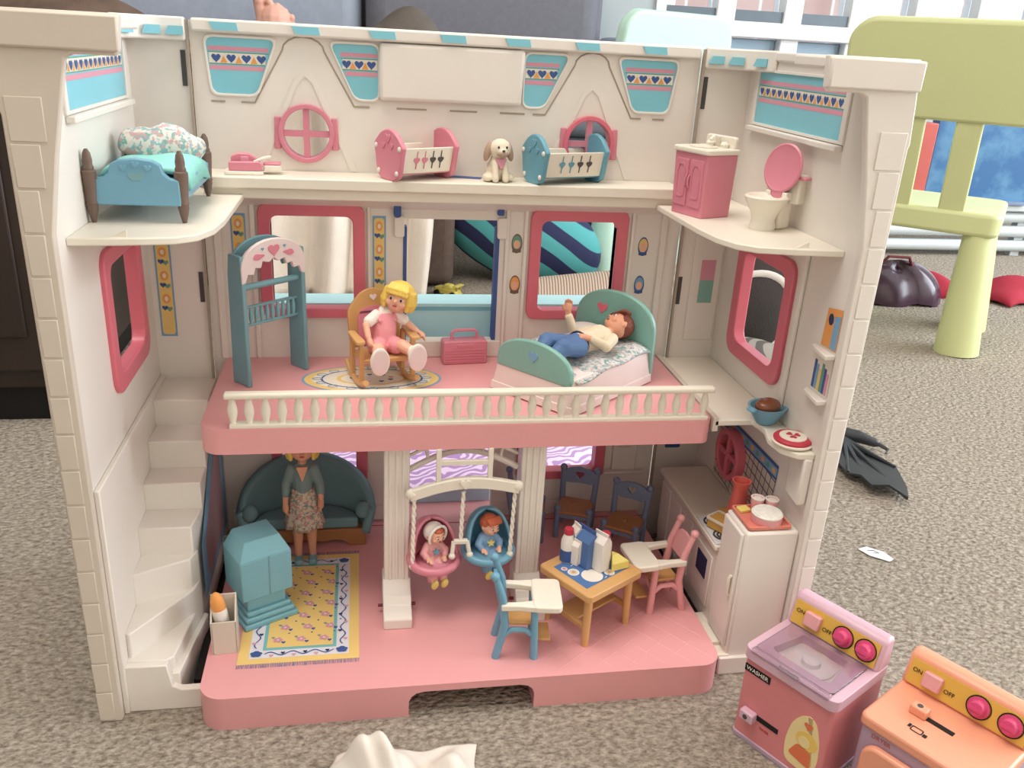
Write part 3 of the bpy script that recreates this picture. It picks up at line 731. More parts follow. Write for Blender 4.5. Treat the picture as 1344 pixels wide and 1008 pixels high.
def cradle(label, m, loc, rz, L, wd=4.4):
    t = thing('toy_cradle', label, 'cradle', loc, rz, 'pair of toy cradles on the attic shelf')
    sh = [(-.8, 0), (.8, 0), (1.5, .35), (1.75, 1.1), (2.0, 2.6), (2.2, 3.3), (1.9, 3.75), (1.2, 4.5), (.55, 4.85), (0, 4.95), (-.55, 4.85), (-1.2, 4.5), (-1.9, 3.75), (-2.2, 3.3), (-2.0, 2.6), (-1.75, 1.1), (-1.5, .35)]
    k = wd/4.4; sh = [(y*k, z*.92) for y, z in sh]
    for s_ in (-1, 1):
        e = B().prism(sh, 'x', s_*L/2-.25, s_*L/2+.25).build('end_panel', m, t, bevel=.12, seg=3)
        if s_ < 0:
            for y, z, q in ((0, 3.75, .5), (-.65, 3.1, .32), (.65, 3.1, .32)):
                B().prism(heart(y, z, q, 14), 'x', -L/2-.33, -L/2-.2).build('heart', m, e, bevel=.05)
            for y, z in ((-1.75, 2.95), (1.75, 2.95), (-1.35, .75), (1.35, .75)):
                B().ell((-L/2-.27, y*k, z), (.14, .24, .24), 10, 7).build('stud', WHITE, e)
    for s_ in (-1, 1):
        b = B(); y0, y1 = s_*1.35*k, s_*1.85*k
        sd = B().add([(-L/2, y0, .7), (L/2, y0, .7), (L/2, y1, 3.0), (-L/2, y1, 3.0), (-L/2, y0-s_*.3, .7), (L/2, y0-s_*.3, .7), (L/2, y1-s_*.3, 3.0), (-L/2, y1-s_*.3, 3.0)],
              [(0, 1, 2, 3), (4, 7, 6, 5), (0, 4, 5, 1), (3, 2, 6, 7), (0, 3, 7, 4), (1, 5, 6, 2)]).build('side_board', WHITE2, t, bevel=.08)
        if s_ < 0:
            for i in range(4):
                B().mx(TR(-L*.21+i*L*.15, y0+(y1-y0)*.48-.02, 1.85) @ RX(12)).prism(heart(0, 0.05, .34, 12), 'y', -.07, .05).bx(-.04, .04, -.05, .05, -.75, .9).build('heart_cutout', GREYD if i > 1 else m, sd)
    B().bx(-L/2, L/2, -1.25*k, 1.25*k, .6, 1.1).build('bottom', m, t)
    return t
cradle('pink toy cradle with white sides left of the puppy', PINK2, (-3.8, 24.9, ZA), 32, 6.0, 4.7)
cradle('teal blue toy cradle with white sides right of the puppy', mat('cradle_teal_blue', (96, 164, 186), .35, .5, .04), (10.4, 25.0, ZA), 22, 6.9)

t = thing('toy_puppy', 'cream toy puppy with tan ears sitting between the two cradles', 'toy', (3.8, 24.6, ZA+.02), 8)
CREAM = mat('puppy_cream', (232, 220, 196), .5, .4, .04)
TANE = mat('puppy_tan', (180, 150, 128), .5, .4, .06)
b = B(); b.ell((0, .2, 1.0), (1.15, 1.0, 1.1)); b.ell((0, -.1, 1.7), (.85, .75, 1.0)); b.ell((.05, -.35, 3.0), (1.05, .9, .95)); b.ell((.1, -1.05, 2.75), (.5, .45, .4))
for x in (-1.05, 1.05): b.ell((x, -.3, .38), (.5, .75, .4))
for x in (-.45, .45): b.limb([(x, -.6, 1.7), (x*1.1, -.95, .9), (x*1.1, -1.15, .32)], [.36, .32, .34])
b.build('body', CREAM, t, remesh=.09)
for s_ in (-1, 1): B().mx(TR(s_*1.05, -.1, 2.75) @ RY(s_*-14)).ell((0, 0, 0), (.34, .5, .95)).build('ear', TANE, t)
B().ell((.1, -1.12, 2.62), (.56, .42, .34)).build('muzzle_patch', TANE, t)
B().ell((.1, -1.46, 2.92), (.16, .12, .12), 8, 6).build('nose', GREYD, t)
for x in (-.32, .48): B().ell((x, -1.16, 3.22), (.1, .07, .12), 8, 6).build('eye', BLACK, t)
B().mx(TR(.05, -.9, 1.85) @ RX(-15)).prism([(-.6, .3), (.6, .3), (.1, -.65), (-.1, -.65)], 'y', -.1, .1).build('bib', ROSE, t, bevel=.05)
B().bx(-1.6, 1.6, -.6, .6, 0, .05).at(0, 0, 0).build('printed_card', DBLUE)
o = bpy.data.objects['printed_card']; tag(o, 'thin blue printed card lying under the pink cradle', 'card', loc=(.9, 26.2, ZA), rz=-12)

# ------------------------------------------------------------------ attic, right wing
t = thing('bathroom_vanity', 'pink toy vanity cabinet with white basin top on the right attic floor', 'vanity', (22.1, 18.7, ZS), -68)
B().loft(rr(-2.0, 2.0, -1.75, 1.75, .12, 3), 0, rr(-2.15, 2.15, -1.9, 1.8, .12, 3), 5.6).build('body', PINK2, t, bevel=.08)
for s_ in (-1, 1):
    d = B().mx(TR(s_*.95, -1.86, 2.95) @ RX(1.5)).prism(rr(-.82, .82, -2.1, 2.1, .15, 3), 'y', -.1, .1).build('door', PINK2, t, bevel=.05)
    B().mx(TR(s_*.95, -1.97, 3.1) @ RX(1.5)).ring(soft([(-.55, -1.5), (.55, -1.5), (.55, 1.2), (0, 1.7), (-.55, 1.2)], .4), soft([(-.43, -1.38), (.43, -1.38), (.43, 1.12), (0, 1.55), (-.43, 1.12)], .4), 'y', -.06, .05).build('panel_moulding', PINK2, d)
    B().tube([(s_*.2, -1.98, 2.5), (s_*.16, -2.14, 2.8), (s_*.16, -2.14, 3.4), (s_*.2, -1.98, 3.7)], .09, 6).build('handle', PINK2, d)
top = B().prism(rr(-2.35, 2.35, -2.15, 1.95, .4), 'z', 5.6, 6.1).build('basin_top', WHITE2, t, bevel=.15, seg=3)
B().lathe([(1.2, 0), (1.25, .12), (1.05, .12), (.7, .02), (.1, .01)], 24, c=(0, -.5, 6.06)).build('basin', WHITE2, top)
B().prism(rr(-1.9, 1.9, 6.0, 7.1, .3), 'y', 1.45, 1.9).build('splashback', WHITE2, t, bevel=.12)
for x in (-.9, .9): B().lathe([(.35, 0), (.4, .3), (.25, .5)], 12, c=(x, 1.1, 6.1)).build('tap', WHITE2, t)
B().tube([(0, 1.2, 6.1), (0, 1.1, 6.9), (0, .6, 7.0), (0, .2, 6.7)], .2, 8).build('spout', WHITE2, t)

t = thing('toilet', 'white toy toilet with raised pink lid on the right attic floor', 'toilet', (25.9, 12.6, ZS), -62)
B().lathe([(1.05, 0), (1.1, .2), (.95, .9), (1.15, 1.5), (1.55, 2.2), (1.75, 2.55), (1.8, 2.8), (1.6, 2.95), (1.35, 2.8), (.9, 2.2), (.2, 1.9)], 26, sy=1.1, c=(0, -.55, 0)).build('bowl', WHITE2, t)
B().bx(-.95, .95, .4, 2.0, 0, 2.4).build('pedestal', WHITE2, t, bevel=.25, seg=3)
B().bx(-1.75, 1.75, 1.45, 2.75, 2.2, 4.7).build('tank', WHITE2, t, bevel=.2, seg=3)
B().bx(1.3, 2.3, 1.3, 2.2, 4.35, 4.6).build('flush_lever', PINK2, t, bevel=.08)
lid = B().mx(TR(0, 1.15, 5.15) @ RX(80)).lathe([(.01, -.14), (1.75, -.14), (1.88, -.05), (1.88, .06), (1.75, .16), (1.6, .08), (.01, .08)], 32, sy=1.12).build('lid', PINK2, t)
B().bx(-.55, .55, .75, 1.15, 2.6, 3.4).build('lid_hinge', PINK2, t, bevel=.06)
for s_ in (-1, 1): B().bx(s_*.85-.25, s_*.85+.25, .65, 1.5, 2.5, 3.2).build('hinge_block', WHITE2, t, bevel=.1)

# ------------------------------------------------------------------ second floor: rack
t = thing('clothes_rack', 'tall teal toy clothes rack with white arched top by the left bedroom window', 'rack', (-17.6, 22.2, Z2), 42)
for s_ in (-1, 1):
    B().prism([(-1.2, 0), (1.2, 0), (1.05, 10.4), (.8, 12.3), (-1.0, 12.3), (-1.1, 10.4)], 'x', s_*3.3-.22, s_*3.3+.22).build('side_panel', TEALG, t, bevel=.1)
arch = [(3.5, 9.8)]+[(3.5*math.cos(math.pi*i/14), 11.2+2.35*math.sin(math.pi*i/14)) for i in range(15)]+[(-3.5, 9.8)]
inn = [(-3.1, 9.9), (-2.8, 10.6), (-2.2, 10.5), (-2.0, 11.1), (-1.4, 11.0), (-1.2, 11.6), (-.5, 11.4), (0, 11.8), (.5, 11.4), (1.2, 11.6), (1.4, 11.0), (2.0, 11.1), (2.2, 10.5), (2.8, 10.6), (3.1, 9.9)]
WP = mat('pinkish_white', (232, 214, 214), .4)
hd = B().prism(arch+inn, 'y', -1.15, -.75).build('header', WP, t, bevel=.08)
B().prism(arch+inn, 'y', .5, .8).build('rear_header', TEALG, t, bevel=.08)
B().prism(heart(0, 12.55, .62, 18), 'y', -1.25, -1.1).build('heart', PINK2, hd, bevel=.05)
for s_ in (-1, 1):
    B().prism(soft([(s_*.9, 12.2), (s_*2.0, 12.4), (s_*2.3, 11.9), (s_*1.7, 11.75)], .25), 'y', -1.22, -1.1).build('ribbon', PINK2, hd)
    B().prism(heart(s_*1.2, 12.75, .16, 10), 'y', -1.22, -1.1).build('small_heart', BLUE, hd)
B().tube([(-3.2, -.4, 9.3), (3.2, -.4, 9.3)], .3, 10).build('hanging_bar', TEALG, t)
B().bx(-3.2, 3.2, -.3, .0, 7.2, 7.45).build('upper_rail', TEALG, t, bevel=.06)
B().bx(-3.2, 3.2, -.3, .0, 5.5, 5.75).build('lower_rail', TEALG, t, bevel=.06)
for i in range(10): B().lathe([(.12, 0), (.2, .5), (.2, 1.0), (.12, 1.5)], 8, c=(-2.7+.6*i, -.15, 5.7)).build('spindle', AQUA, t)

# rocking chair
t = thing('rocking_chair', 'tan toy rocking chair with pink backrest holding the blonde girl doll', 'chair', (-7.2, 20.6, Z2), 16)
bk = soft([(-2.5, 3.0), (2.5, 3.0), (2.6, 6.6), (1.9, 7.5), (1.2, 8.3), (0, 8.7), (-1.2, 8.3), (-1.9, 7.5), (-2.6, 6.6)], .5)
B().mx(TR(0, 1.3, 0) @ RX(-12)).prism(bk, 'y', -.2, .25).build('backrest', TAN, t, bevel=.1)
B().mx(TR(0, 1.3, 0) @ RX(-12)).prism(soft([(-1.7, 3.2), (1.7, 3.2), (1.7, 6.0), (1.2, 6.7), (0, 7.0), (-1.2, 6.7), (-1.7, 6.0)], .5), 'y', -.42, -.15).build('back_cushion', PINK2, t, bevel=.12)
B().mx(TR(0, 1.3, 0) @ RX(-12)).prism(heart(0, 7.75, .36, 16), 'y', -.26, -.1).build('heart_cutout', WP, t)
B().bx(-2.4, 2.4, -2.0, 1.2, 2.5, 3.0).build('seat', TAN2, t, bevel=.12)
for s_ in (-1, 1):
    B().prism(soft([(s_*2.2, -2.3), (s_*3.1, -2.4), (s_*3.0, 1.2), (s_*2.3, 1.2)], .3), 'z', 4.6, 4.95).build('armrest', TAN2, t, bevel=.08)
    B().bx(s_*2.5-.22, s_*2.5+.22, -2.0, -1.5, .5, 4.6).build('leg', TAN2, t, bevel=.08)
    B().bx(s_*2.5-.22, s_*2.5+.22, 1.0, 1.5, .5, 4.6).build('leg', TAN2, t, bevel=.08)
    B().tube([(s_*2.5, -3.2+6.4*i/10, .3+.9*((i-5)/5)**2) for i in range(11)], .28, 8).build('rocker', TAN2, t)

t = thing('carry_case', 'pink toy carry case with handle standing by the bedroom doorway', 'case', (1.3, 25.6, Z2), 6)
B().prism(rr(-2.3, 2.3, 0, 2.5, .25), 'y', -.8, .8).build('case_body', PINK2, t, bevel=.12)
B().tube([(-1.3, 0, 2.4), (-1.3, 0, 3.2), (-1.0, 0, 3.45), (1.0, 0, 3.45), (1.3, 0, 3.2), (1.3, 0, 2.4)], .17, 8).build('handle', PINK2, t)
B().bx(-.9, .9, -.88, -.78, 1.9, 2.2).build('clasp_strip', PINK2, t, bevel=.05)
for i in range(5): B().bx(-2.0, 2.0, -.86, -.79, .3+i*.3, .4+i*.3).build('speaker_rib', PINK2, t)

# sea green bed with the man doll
BEDL, BEDW = 13.3, 9.8
bc = (11.35, 18.85)
BEDLOC = (bc[0], bc[1], Z2); BEDRZ = -50          # local +y points to the headboard
t = thing('double_bed', 'white toy double bed with sea green arched headboard holding the man doll', 'bed', BEDLOC, BEDRZ)
WPB = mat('pinkish_white_bed', (236, 218, 212), .4)
w2, l2 = BEDW/2, BEDL/2
B().loft(rr(-w2, w2, -l2, l2, .2, 2), .15, rr(-w2+.55, w2-.55, -l2+.3, l2-.2, .2, 2), 3.3).build('bed_frame', WPB, t, bevel=.1)
B().loft(rr(-w2-.12, w2+.12, -l2-.12, l2, .2, 2), .1, rr(-w2, w2, -l2, l2, .2, 2), .9).build('plinth', WPB, t, bevel=.08)
def arc_(w, z0, h, n=18): return [(w, z0)]+[(w*math.cos(math.pi*i/n), z0+(h-z0)*math.sin(math.pi*i/n)**.8) for i in range(1, n)]+[(-w, z0)]
hb = B().prism([(-w2+.1, .0), (w2-.1, 0)]+arc_(w2-.1, 4.6, 8.4), 'y', l2-.35, l2+.25).build('headboard', GREENT, t, bevel=.15)
fb = B().prism([(-w2+.5, 2.6), (w2-.5, 2.6)]+arc_(w2-.5, 3.3, 5.9), 'y', -l2+.15, -l2+.7).build('footboard', GREENT, t, bevel=.15)
B().prism(heart(-1.5, 6.4, .62, 18), 'y', l2-.42, l2-.3).build('heart_cutout', HOT, hb)
B().prism(heart(0, 4.5, .55, 18), 'y', -l2+.08, -l2+.2).build('heart_cutout', LBLUE, fb)
FLO2 = floral('green_floral_print_cloth', (208, 202, 196), [(108, 150, 150), (196, 168, 168), (140, 168, 170)], 190)
def sh(u, v):
    x = -w2+.1+(BEDW-.2)*u; y = -l2+.8+(BEDL-1.35)*v
    e = max(0, abs(u-.5)-.38)/.12
    return (x, y, 3.55+.22*math.sin(5*u+4*v)+.14*math.sin(13*v+3*u)-.35*e+.5*math.exp(-((u-.2)**2+(v-.45)**2)*14))
tag(B().sheet(sh, 26, 30).build('quilt', FLO2, solid=.16), 'grey green floral quilt spread on the sea green bed', 'quilt', loc=BEDLOC, rz=BEDRZ)
o = B().ell((-1.8, l2-2.2, 4.35), (2.1, 1.5, .6), 18, 10).build('pillow', mat('pillow_white', (226, 216, 210), .9), sub=1)
tag(o, 'plain white pillow below the sea green headboard', 'pillow', loc=BEDLOC, rz=BEDRZ)

# ------------------------------------------------------------------ right ledge
t = thing('toy_bowl', 'blue toy bowl with brown food on the right ledge', 'bowl', (27.3, 9.3, Z2-.1), 20)
B().lathe([(.7, 0), (.9, .05), (1.5, .9), (1.9, 1.6), (1.95, 1.75), (1.7, 1.7), (1.4, 1.2), (.2, .7)], 24, sx=1.0, sy=.85).build('dish', BLUE, t)
for s_ in (-1, 1): B().bx(s_*1.95-.35, s_*1.95+.35, -.45, .45, 1.45, 1.75).build('lug', BLUE, t, bevel=.15)
o = B().ell((0, 0, 1.65), (1.3, 1.0, .75), 18, 12).build('food', mat('brown_food', (134, 72, 38), .25, .6, .12, 60))
tag(o, 'glossy brown food lump inside the blue bowl', 'food', loc=(27.3, 9.3, Z2-.1), rz=20)
t = thing('toy_pie', 'round cream pie with red rim and heart on the right ledge', 'pie', (27.75, 4.85, Z2-.1), 35)
B().lathe([(1.5, 0), (1.75, .15), (1.8, .3), (1.7, .36)], 32).build('plate', WHITE2, t)
B().lathe([(1.6, .34), (1.66, .55), (1.55, .68), (1.0, .72), (.01, .72)], 32).build('crust', RED, t)
B().lathe([(1.18, .7), (1.15, .78), (.01, .79)], 32).build('filling', WHITE2, t)
for k in range(3): B().at(0, 0, 0, 120*k).prism(heart(0, .38, .3, 12), 'z', .79, .86).build('heart', RED, t)

# ------------------------------------------------------------------ ground floor, living room
t = thing('rug', 'yellow toy rug printed with flowers and fringed ends on the pink floor', 'rug')
b = B(); z = Z1+.02
x0, x1, y0, y1 = -19.9, -9.6, 4.0, 20.5
b.flat([(x0, y0), (x1, y0), (x1, y1), (x0, y1)], 'z', z, 0)
b.flat(rr(x0+.9, x1-.9, y0+.7, y1-.7, .1), 'z', z+.012, 1)
b.flat(rr(x0+2.0, x1-2.0, y0+1.7, y1-1.7, .05), 'z', z+.024, 2)
b.flat(rr(x0+2.3, x1-2.3, y0+2.0, y1-2.0, .05), 'z', z+.036, 0)
def wav(p0, p1, n=60, amp=.22, per=1.9):
    d = Vector((p1[0]-p0[0], p1[1]-p0[1], 0)); L = d.length; d /= L; q = Vector((-d.y, d.x, 0)); pts = []
    for i in range(n+1):
        s = L*i/n; c = Vector((p0[0], p0[1], 0))+d*s+q*amp*math.sin(2*math.pi*s/per); pts.append(c)
    for i in range(n):
        a, c = pts[i], pts[i+1]
        b.flat([(a.x-q.x*.06, a.y-q.y*.06), (c.x-q.x*.06, c.y-q.y*.06), (c.x+q.x*.06, c.y+q.y*.06), (a.x+q.x*.06, a.y+q.y*.06)], 'z', z+.05, 3)
for yy in (y0+1.2, y1-1.2): wav((x0+2.2, yy), (x1-2.2, yy), 40)
for xx in (x0+1.45, x1-1.45): wav((xx, y0+2), (xx, y1-2), 70)
for xx in (x0+1.5, x1-1.5):
    for yy in (y0+1.25, y1-1.25):
        for k in range(5): b.flat(el2(xx+.26*math.cos(1.257*k+.3), yy+.22*math.sin(1.257*k+.3), .27, .2, 12), 'z', z+.056+.003*k, 4)
R_ = random.Random(3)
for i in range(6):
    b.flat(heart(x0+2.8+i*.95, y0+.95+.3*(i % 2), .2, 10), 'z', z+.06, 5 if i % 2 else 6)
    b.flat(heart(x0+2.8+i*.95, y1-1.0-.3*(i % 2), .2, 10), 'z', z+.06, 5 if i % 2 else 6)
for i in range(10):
    b.flat(heart(x0+1.2+.5*(i % 2), y0+2.7+i*1.2, .2, 10), 'z', z+.06, 5 if i % 2 else 6); b.flat(heart(x1-1.2-.5*(i % 2), y0+2.7+i*1.2, .2, 10), 'z', z+.06, 5 if i % 2 else 6)
for r in range(7):
    for c in range(3):
        fx = x0+3.2+c*2.0+(.5 if r % 2 else 0); fy = y0+3.0+r*1.72
        for k in range(5): b.flat(el2(fx+.28*math.cos(k*1.257), fy+.25*math.sin(k*1.257), .17, .15, 8), 'z', z+.056+.002*k, 6)
        b.flat(el2(fx, fy, .12, .1, 8), 'z', z+.07, 1)
        b.flat(heart(fx+.5, fy-.35, .2, 10), 'z', z+.06, 3); b.flat(heart(fx-.45, fy+.35, .16, 10), 'z', z+.06, 7)
        b.flat(el2(fx+.9, fy+.85, .09, .09, 8), 'z', z+.06, 3)
b.build('printed_mat', [YELL, PALE, mat('print_aqua', (112, 186, 190), .6), DBLUE, DBLUE, DKBLUE, ROSE, PGREEN], t, smooth=False)
b = B()
for yy, s_ in ((y0, -1), (y1, 1)):
    for i in range(74):
        xx = x0+.05+i*(x1-x0-.1)/73+R_.uniform(-.02, .02)
        b.flat([(xx-.035, yy), (xx+.035, yy), (xx+.035+R_.uniform(-.05, .05), yy+s_*.5), (xx-.035, yy+s_*.5)], 'z', z+.01, 0)
b.build('fringe', mat('fringe_grey', (120, 124, 150), .8), t)['kind'] = 'stuff'

t = thing('sofa', 'blue grey toy sofa with curved back standing behind the woman doll', 'sofa', (-14.9, 24.2, Z1))
SOFA = mat('sofa_blue_grey', (112, 150, 158), .6, .3, .05)
def sback(u, v):
    a = math.pi*(1.06-1.12*u); c = math.cos(a); s_ = max(0, math.sin(a))
    h0 = 3.0+4.7*s_**.8
    fl = 1+.10*v*(1-s_)
    return (6.1*c*fl, -1.6+3.7*max(-.3, math.sin(a))+.35*v, 1.6+(h0-.4)*v)
B().sheet(sback, 36, 8).build('curved_back', SOFA, t, solid=.9)
for s_ in (-1, 1): B().ell((s_*5.75, -1.4, 3.9), (.85, 1.0, .9), 14, 9).build('arm_scroll', SOFA, t)
B().prism([(5.3*math.cos(math.pi*i/20), -1.9+3.4*math.sin(math.pi*i/20)) for i in range(21)], 'z', 2.0, 3.2).build('seat_cushion', SOFA, t, bevel=.25, seg=3)
apr = [(-6.0, 0), (-4.4, 0), (-3.9, .5), (-3.0, .8), (-1.6, .55), (0, .8), (1.6, .55), (3.0, .8), (3.9, .5), (4.4, 0), (6.0, 0), (6.0, 2.0), (-6.0, 2.0)]
B().prism(apr, 'y', -2.1, -1.6).build('apron', SEATB, t, bevel=.1)
B().prism([(5.9*math.cos(math.pi*i/16), -1.7+3.3*math.sin(math.pi*i/16)) for i in range(17)], 'z', .6, 2.0).build('base', SEATB, t)
for s_ in (-1, 1): B().bx(s_*4.0-.4, s_*4.0+.4, .9, 1.5, 0, .8).build('foot', SEATB, t)

t = thing('toy_television', 'aqua toy television on stepped stand seen from behind on the rug edge', 'television', (-18.6, 11.5, Z1), 28); t.scale = (.93, .93, 1)
for i, (e, z0, z1) in enumerate(((0, 0, .55), (.25, .55, 1.05), (.5, 1.05, 1.55))):
    B().bx(-2.6+e, 2.9-e, -2.5+e, 2.4-e, z0, z1).build('stand_step', AQUA, t, bevel=.15)
B().bx(-1.9, 2.0, -1.6, 1.6, 1.5, 3.0).build('neck', AQUA, t, bevel=.1)
body = B().loft(rr(-2.5, 2.6, -2.1, 2.4, .1, 2), 2.9, rr(-2.5, 2.6, -2.1, 2.4, .1, 2), 6.9)
body.loft(rr(-2.5, 2.6, -2.1, 2.4, .1, 2), 6.9, rr(-1.6, 1.9, -1.0, 2.2, .1, 2), 8.3)
body.build('cabinet', AQUA, t, bevel=.12)
B().bx(-2.4, 2.5, 2.35, 2.5, 3.6, 7.6).build('screen', GREYD, t, bevel=.1)
B().bx(.25, .4, -2.16, 2.2, 3.0, 6.95).build('case_seam', TEALG, t)

t = thing('toy_bin', 'small open beige toy bin at the left front of the pink base', 'bin', (-21.05, 6.6, Z1), 4)
def bw(n_, *a): return B().bx(*a).build(n_, BEIGE, t, bevel=.04)
bw('front_panel', -1.05, 1.05, -1.0, -.85, 0, 3.3)
bw('back_panel', -1.05, 1.05, .85, 1.0, 0, 4.9)
for s_ in (-1, 1): B().prism([(-1.0, 0), (1.0, 0), (1.0, 4.9), (-1.0, 3.3)], 'x', s_*1.0-.07, s_*1.0+.07).build('side_panel', BEIGE, t)
bw('bottom', -1.0, 1.0, -.9, .9, 0, .15)
t = thing('toy_bread', 'orange brown toy loaf in a white sleeve poking out of the beige bin', 'toy food', (-21.15, 6.6, Z1+.2), 10, rx=0)
B().mx(TR(-.1, 0, 2.6) @ RY(-8)).lathe([(.5, -2.4), (.62, -2.2), (.66, 1.0), (.6, 1.3)], 14).build('paper_sleeve', WHITE, t)
B().mx(TR(-.3, 0, 4.2) @ RY(-8)).ell((0, 0, 0), (.62, .6, 1.35), 14, 10).build('loaf', ORANGE, t)

# ------------------------------------------------------------------ swing between the columns
t = thing('baby_swing', 'white double swing hanging between the porch columns with pink and blue seats', 'swing', (0, 11.0, Z1))
zo = -Z1
bm = [(-4.95+9.75*i/16, 16.0+.9*math.sin(math.pi*i/16)+.45*(i/16)) for i in range(17)]
b = B().prism([(x, z+zo-.75) for x, z in bm]+[(x, z+zo+.35) for x, z in bm[::-1]], 'y', -1.4, -.8)
bb = b.build('beam', WHITE2, t, bevel=.1)
B().prism(heart(-.1, 16.95+zo, .5, 18), 'y', -1.6, -1.35).build('heart', WHITE2, bb, bevel=.06)
for x, z in ((-4.85, 15.9), (4.7, 16.4)): B().ell((x, -1.1, z+zo), (.55, .4, .55), 14, 9).build('knob', WHITE2, bb)
for x in (-2.5, 2.1): B().bx(x-.22, x+.22, -1.3, -.9, 17.0+zo, 20.35+zo).build('hanger', WHITE2, bb, bevel=.06)
B().bx(-2.6, 2.2, -1.25, -.95, 18.7+zo, 19.2+zo).build('hanger_bar', WHITE2, bb, bevel=.06)
def rope(p0, p1, r=.17):
    p0, p1 = Vector(p0), Vector(p1); d = p1-p0; L = d.length; b = B(); n = int(L*4)
    for ph in (0, math.pi):
        b.tube([tuple(p0+d*(i/n)+Vector((math.cos(i*1.1+ph), math.sin(i*1.1+ph), 0))*r*.55) for i in range(n+1)], r*.75, 6)
    return b
SEATP = (-2.75, -.4, 5.6); SEATB_ = (2.35, -.2, 6.2)
ends = [((-4.6, -1.1, 15.3+zo), (-4.75, -1.6, 8.7+zo)), ((-.2, -1.1, 16.0+zo), (-.35, -1.3, 11.1+zo)), ((4.5, -1.1, 15.9+zo), (4.25, -1.5, 9.5+zo))]
for a, c in ends: rope(a, c).build('rope', WHITE2, t)
B().bx(-1.0, .3, -1.55, -1.1, 10.75+zo, 11.2+zo).build('spreader', WHITE2, t, bevel=.1)
for a, c in (((-1.0, -1.35, 11.0+zo), (-1.15, -1.6, 9.6+zo)), ((.25, -1.35, 11.0+zo), (.5, -1.6, 9.7+zo))): B().tube([a, c], .2, 8).ell(c, .32, 10, 7).build('strut', WHITE2, t)
for e in (ends[0][1], ends[2][1]): B().ell(e, .33, 10, 7).build('rope_ball', WHITE2, t)
def bucket(c, m, rz, name):
    M = TR(*c) @ RZ(rz)
    o = B().mx(M).tube([(2.2*math.cos(2*math.pi*i/28), -.2+1.95*math.sin(2*math.pi*i/28), .25*math.sin(2*math.pi*i/28)) for i in range(29)], .4, 10).build(name, m, t)
    def shell(u, v):
        a = math.pi*(-.1+1.2*u); e = math.pi*.5*v; c = math.cos(e)**.75
        return (2.2*math.cos(a)*c, -.2+1.9*math.sin(a)*c+.9*math.sin(e), 3.8*math.sin(e))
    B().mx(M).sheet(shell, 26, 10).build('seat_back', m, o, solid=.3)
    B().mx(M).lathe([(1.9, 0), (1.6, -.8), (1.0, -1.35), (.1, -1.4)], 22, sy=.9, c=(0, -.1, 0)).build('seat_bowl', m, o, solid=.1)
    B().mx(M).bx(-.9, .5, -1.5, -.9, -1.7, -.9).build('footrest', m, o, bevel=.1)
bucket(SEATP, PINK2, 14, 'pink_seat')
bucket(SEATB_, BLUE, 12, 'blue_seat')
# ------------------------------------------------------------------ dining corner
TT = 9.05
t = thing('dining_table', 'tan square toy dining table with printed place mat', 'table', (11.55, 7.35, Z1), 32)
hT = TT-Z1
B().prism(rr(-3.55, 3.55, -3.3, 3.3, .45), 'z', hT-.75, hT).build('tabletop', TAN2, t, bevel=.12)
for x in (-2.75, 2.75):
    for y in (-2.5, 2.5): B().tube([(x, y, 0), (x*.97, y*.97, hT-.6)], [.34, .42], 10).build('leg', TAN2, t)
    B().bx(x-.2, x+.2, -2.5, 2.5, 1.6, 2.1).build('stretcher', TAN, t, bevel=.06)
B().bx(-2.6, 2.6, -1.2, 1.2, 1.9, 2.15).build('lower_shelf', TAN, t, bevel=.06)
b = B(); zz = hT+.02
b.flat([(-2.75, -2.15), (2.75, -2.15), (2.75, 2.15), (-2.75, 2.15)], 'z', zz, 0)
for cx, cy, r, m1 in ((-.9, -1.0, 1.0, 2), (-1.9, .4, .55, 3), (.75, -1.6, .5, 3), (-2.2, 1.3, .3, 4), (1.9, .9, .8, 2)):
    b.flat(el2(cx, cy, r, r, 22), 'z', zz+.012, 1); b.flat(el2(cx, cy, r*.72, r*.72, 20), 'z', zz+.024, m1); b.flat(el2(cx, cy, r*.34, r*.34, 14), 'z', zz+.036, 1 if m1 == 2 else 5)
for x, y, a in ((-.2, -2.0, 0), (.1, -1.95, 0), (.5, -.6, 20), (-1.4, 1.2, 0)): b.flat([(x, y), (x+.7, y+.1), (x+.7, y+.18), (x, y+.08)], 'z', zz+.03, 1)
b.build('printed_place_mat', [mat('mat_blue', (74, 118, 176), .5), WHITE, WHITE2, BEIGE, ROSE, TAN], t, smooth=False)

def onT(dx, dy):
    c, s_ = math.cos(math.radians(32)), math.sin(math.radians(32))
    return (11.55+dx*c-dy*s_, 7.35+dx*s_+dy*c, TT+.05)
def bottle(label, dx, dy, h, m, cap, band=None):
    t = thing('toy_bottle', label, 'bottle', onT(dx, dy), 0, 'toy groceries on the dining table')
    B().lathe([(.62, 0), (.66, .1), (.66, h*.62), (.45, h*.8), (.4, h*.84)], 16).build('bottle_body', m, t)
    B().lathe([(.44, h*.84), (.46, h*.9), (.42, h), (.2, h+.05)], 14).build('cap', cap, t)
    if band: B().ring(el2(0, 0, .69, .69, 18), el2(0, 0, .6, .6, 18), 'z', .1, h*.38).build('bottle_label', band, t)
bottle('white toy bottle with red cap and blue label at the far edge of the table', -1.0, 2.2, 3.4, WHITE, RED, DBLUE)
bottle('white toy bottle with red cap standing right of the milk carton', 1.75, .1, 3.0, WHITE, RED)
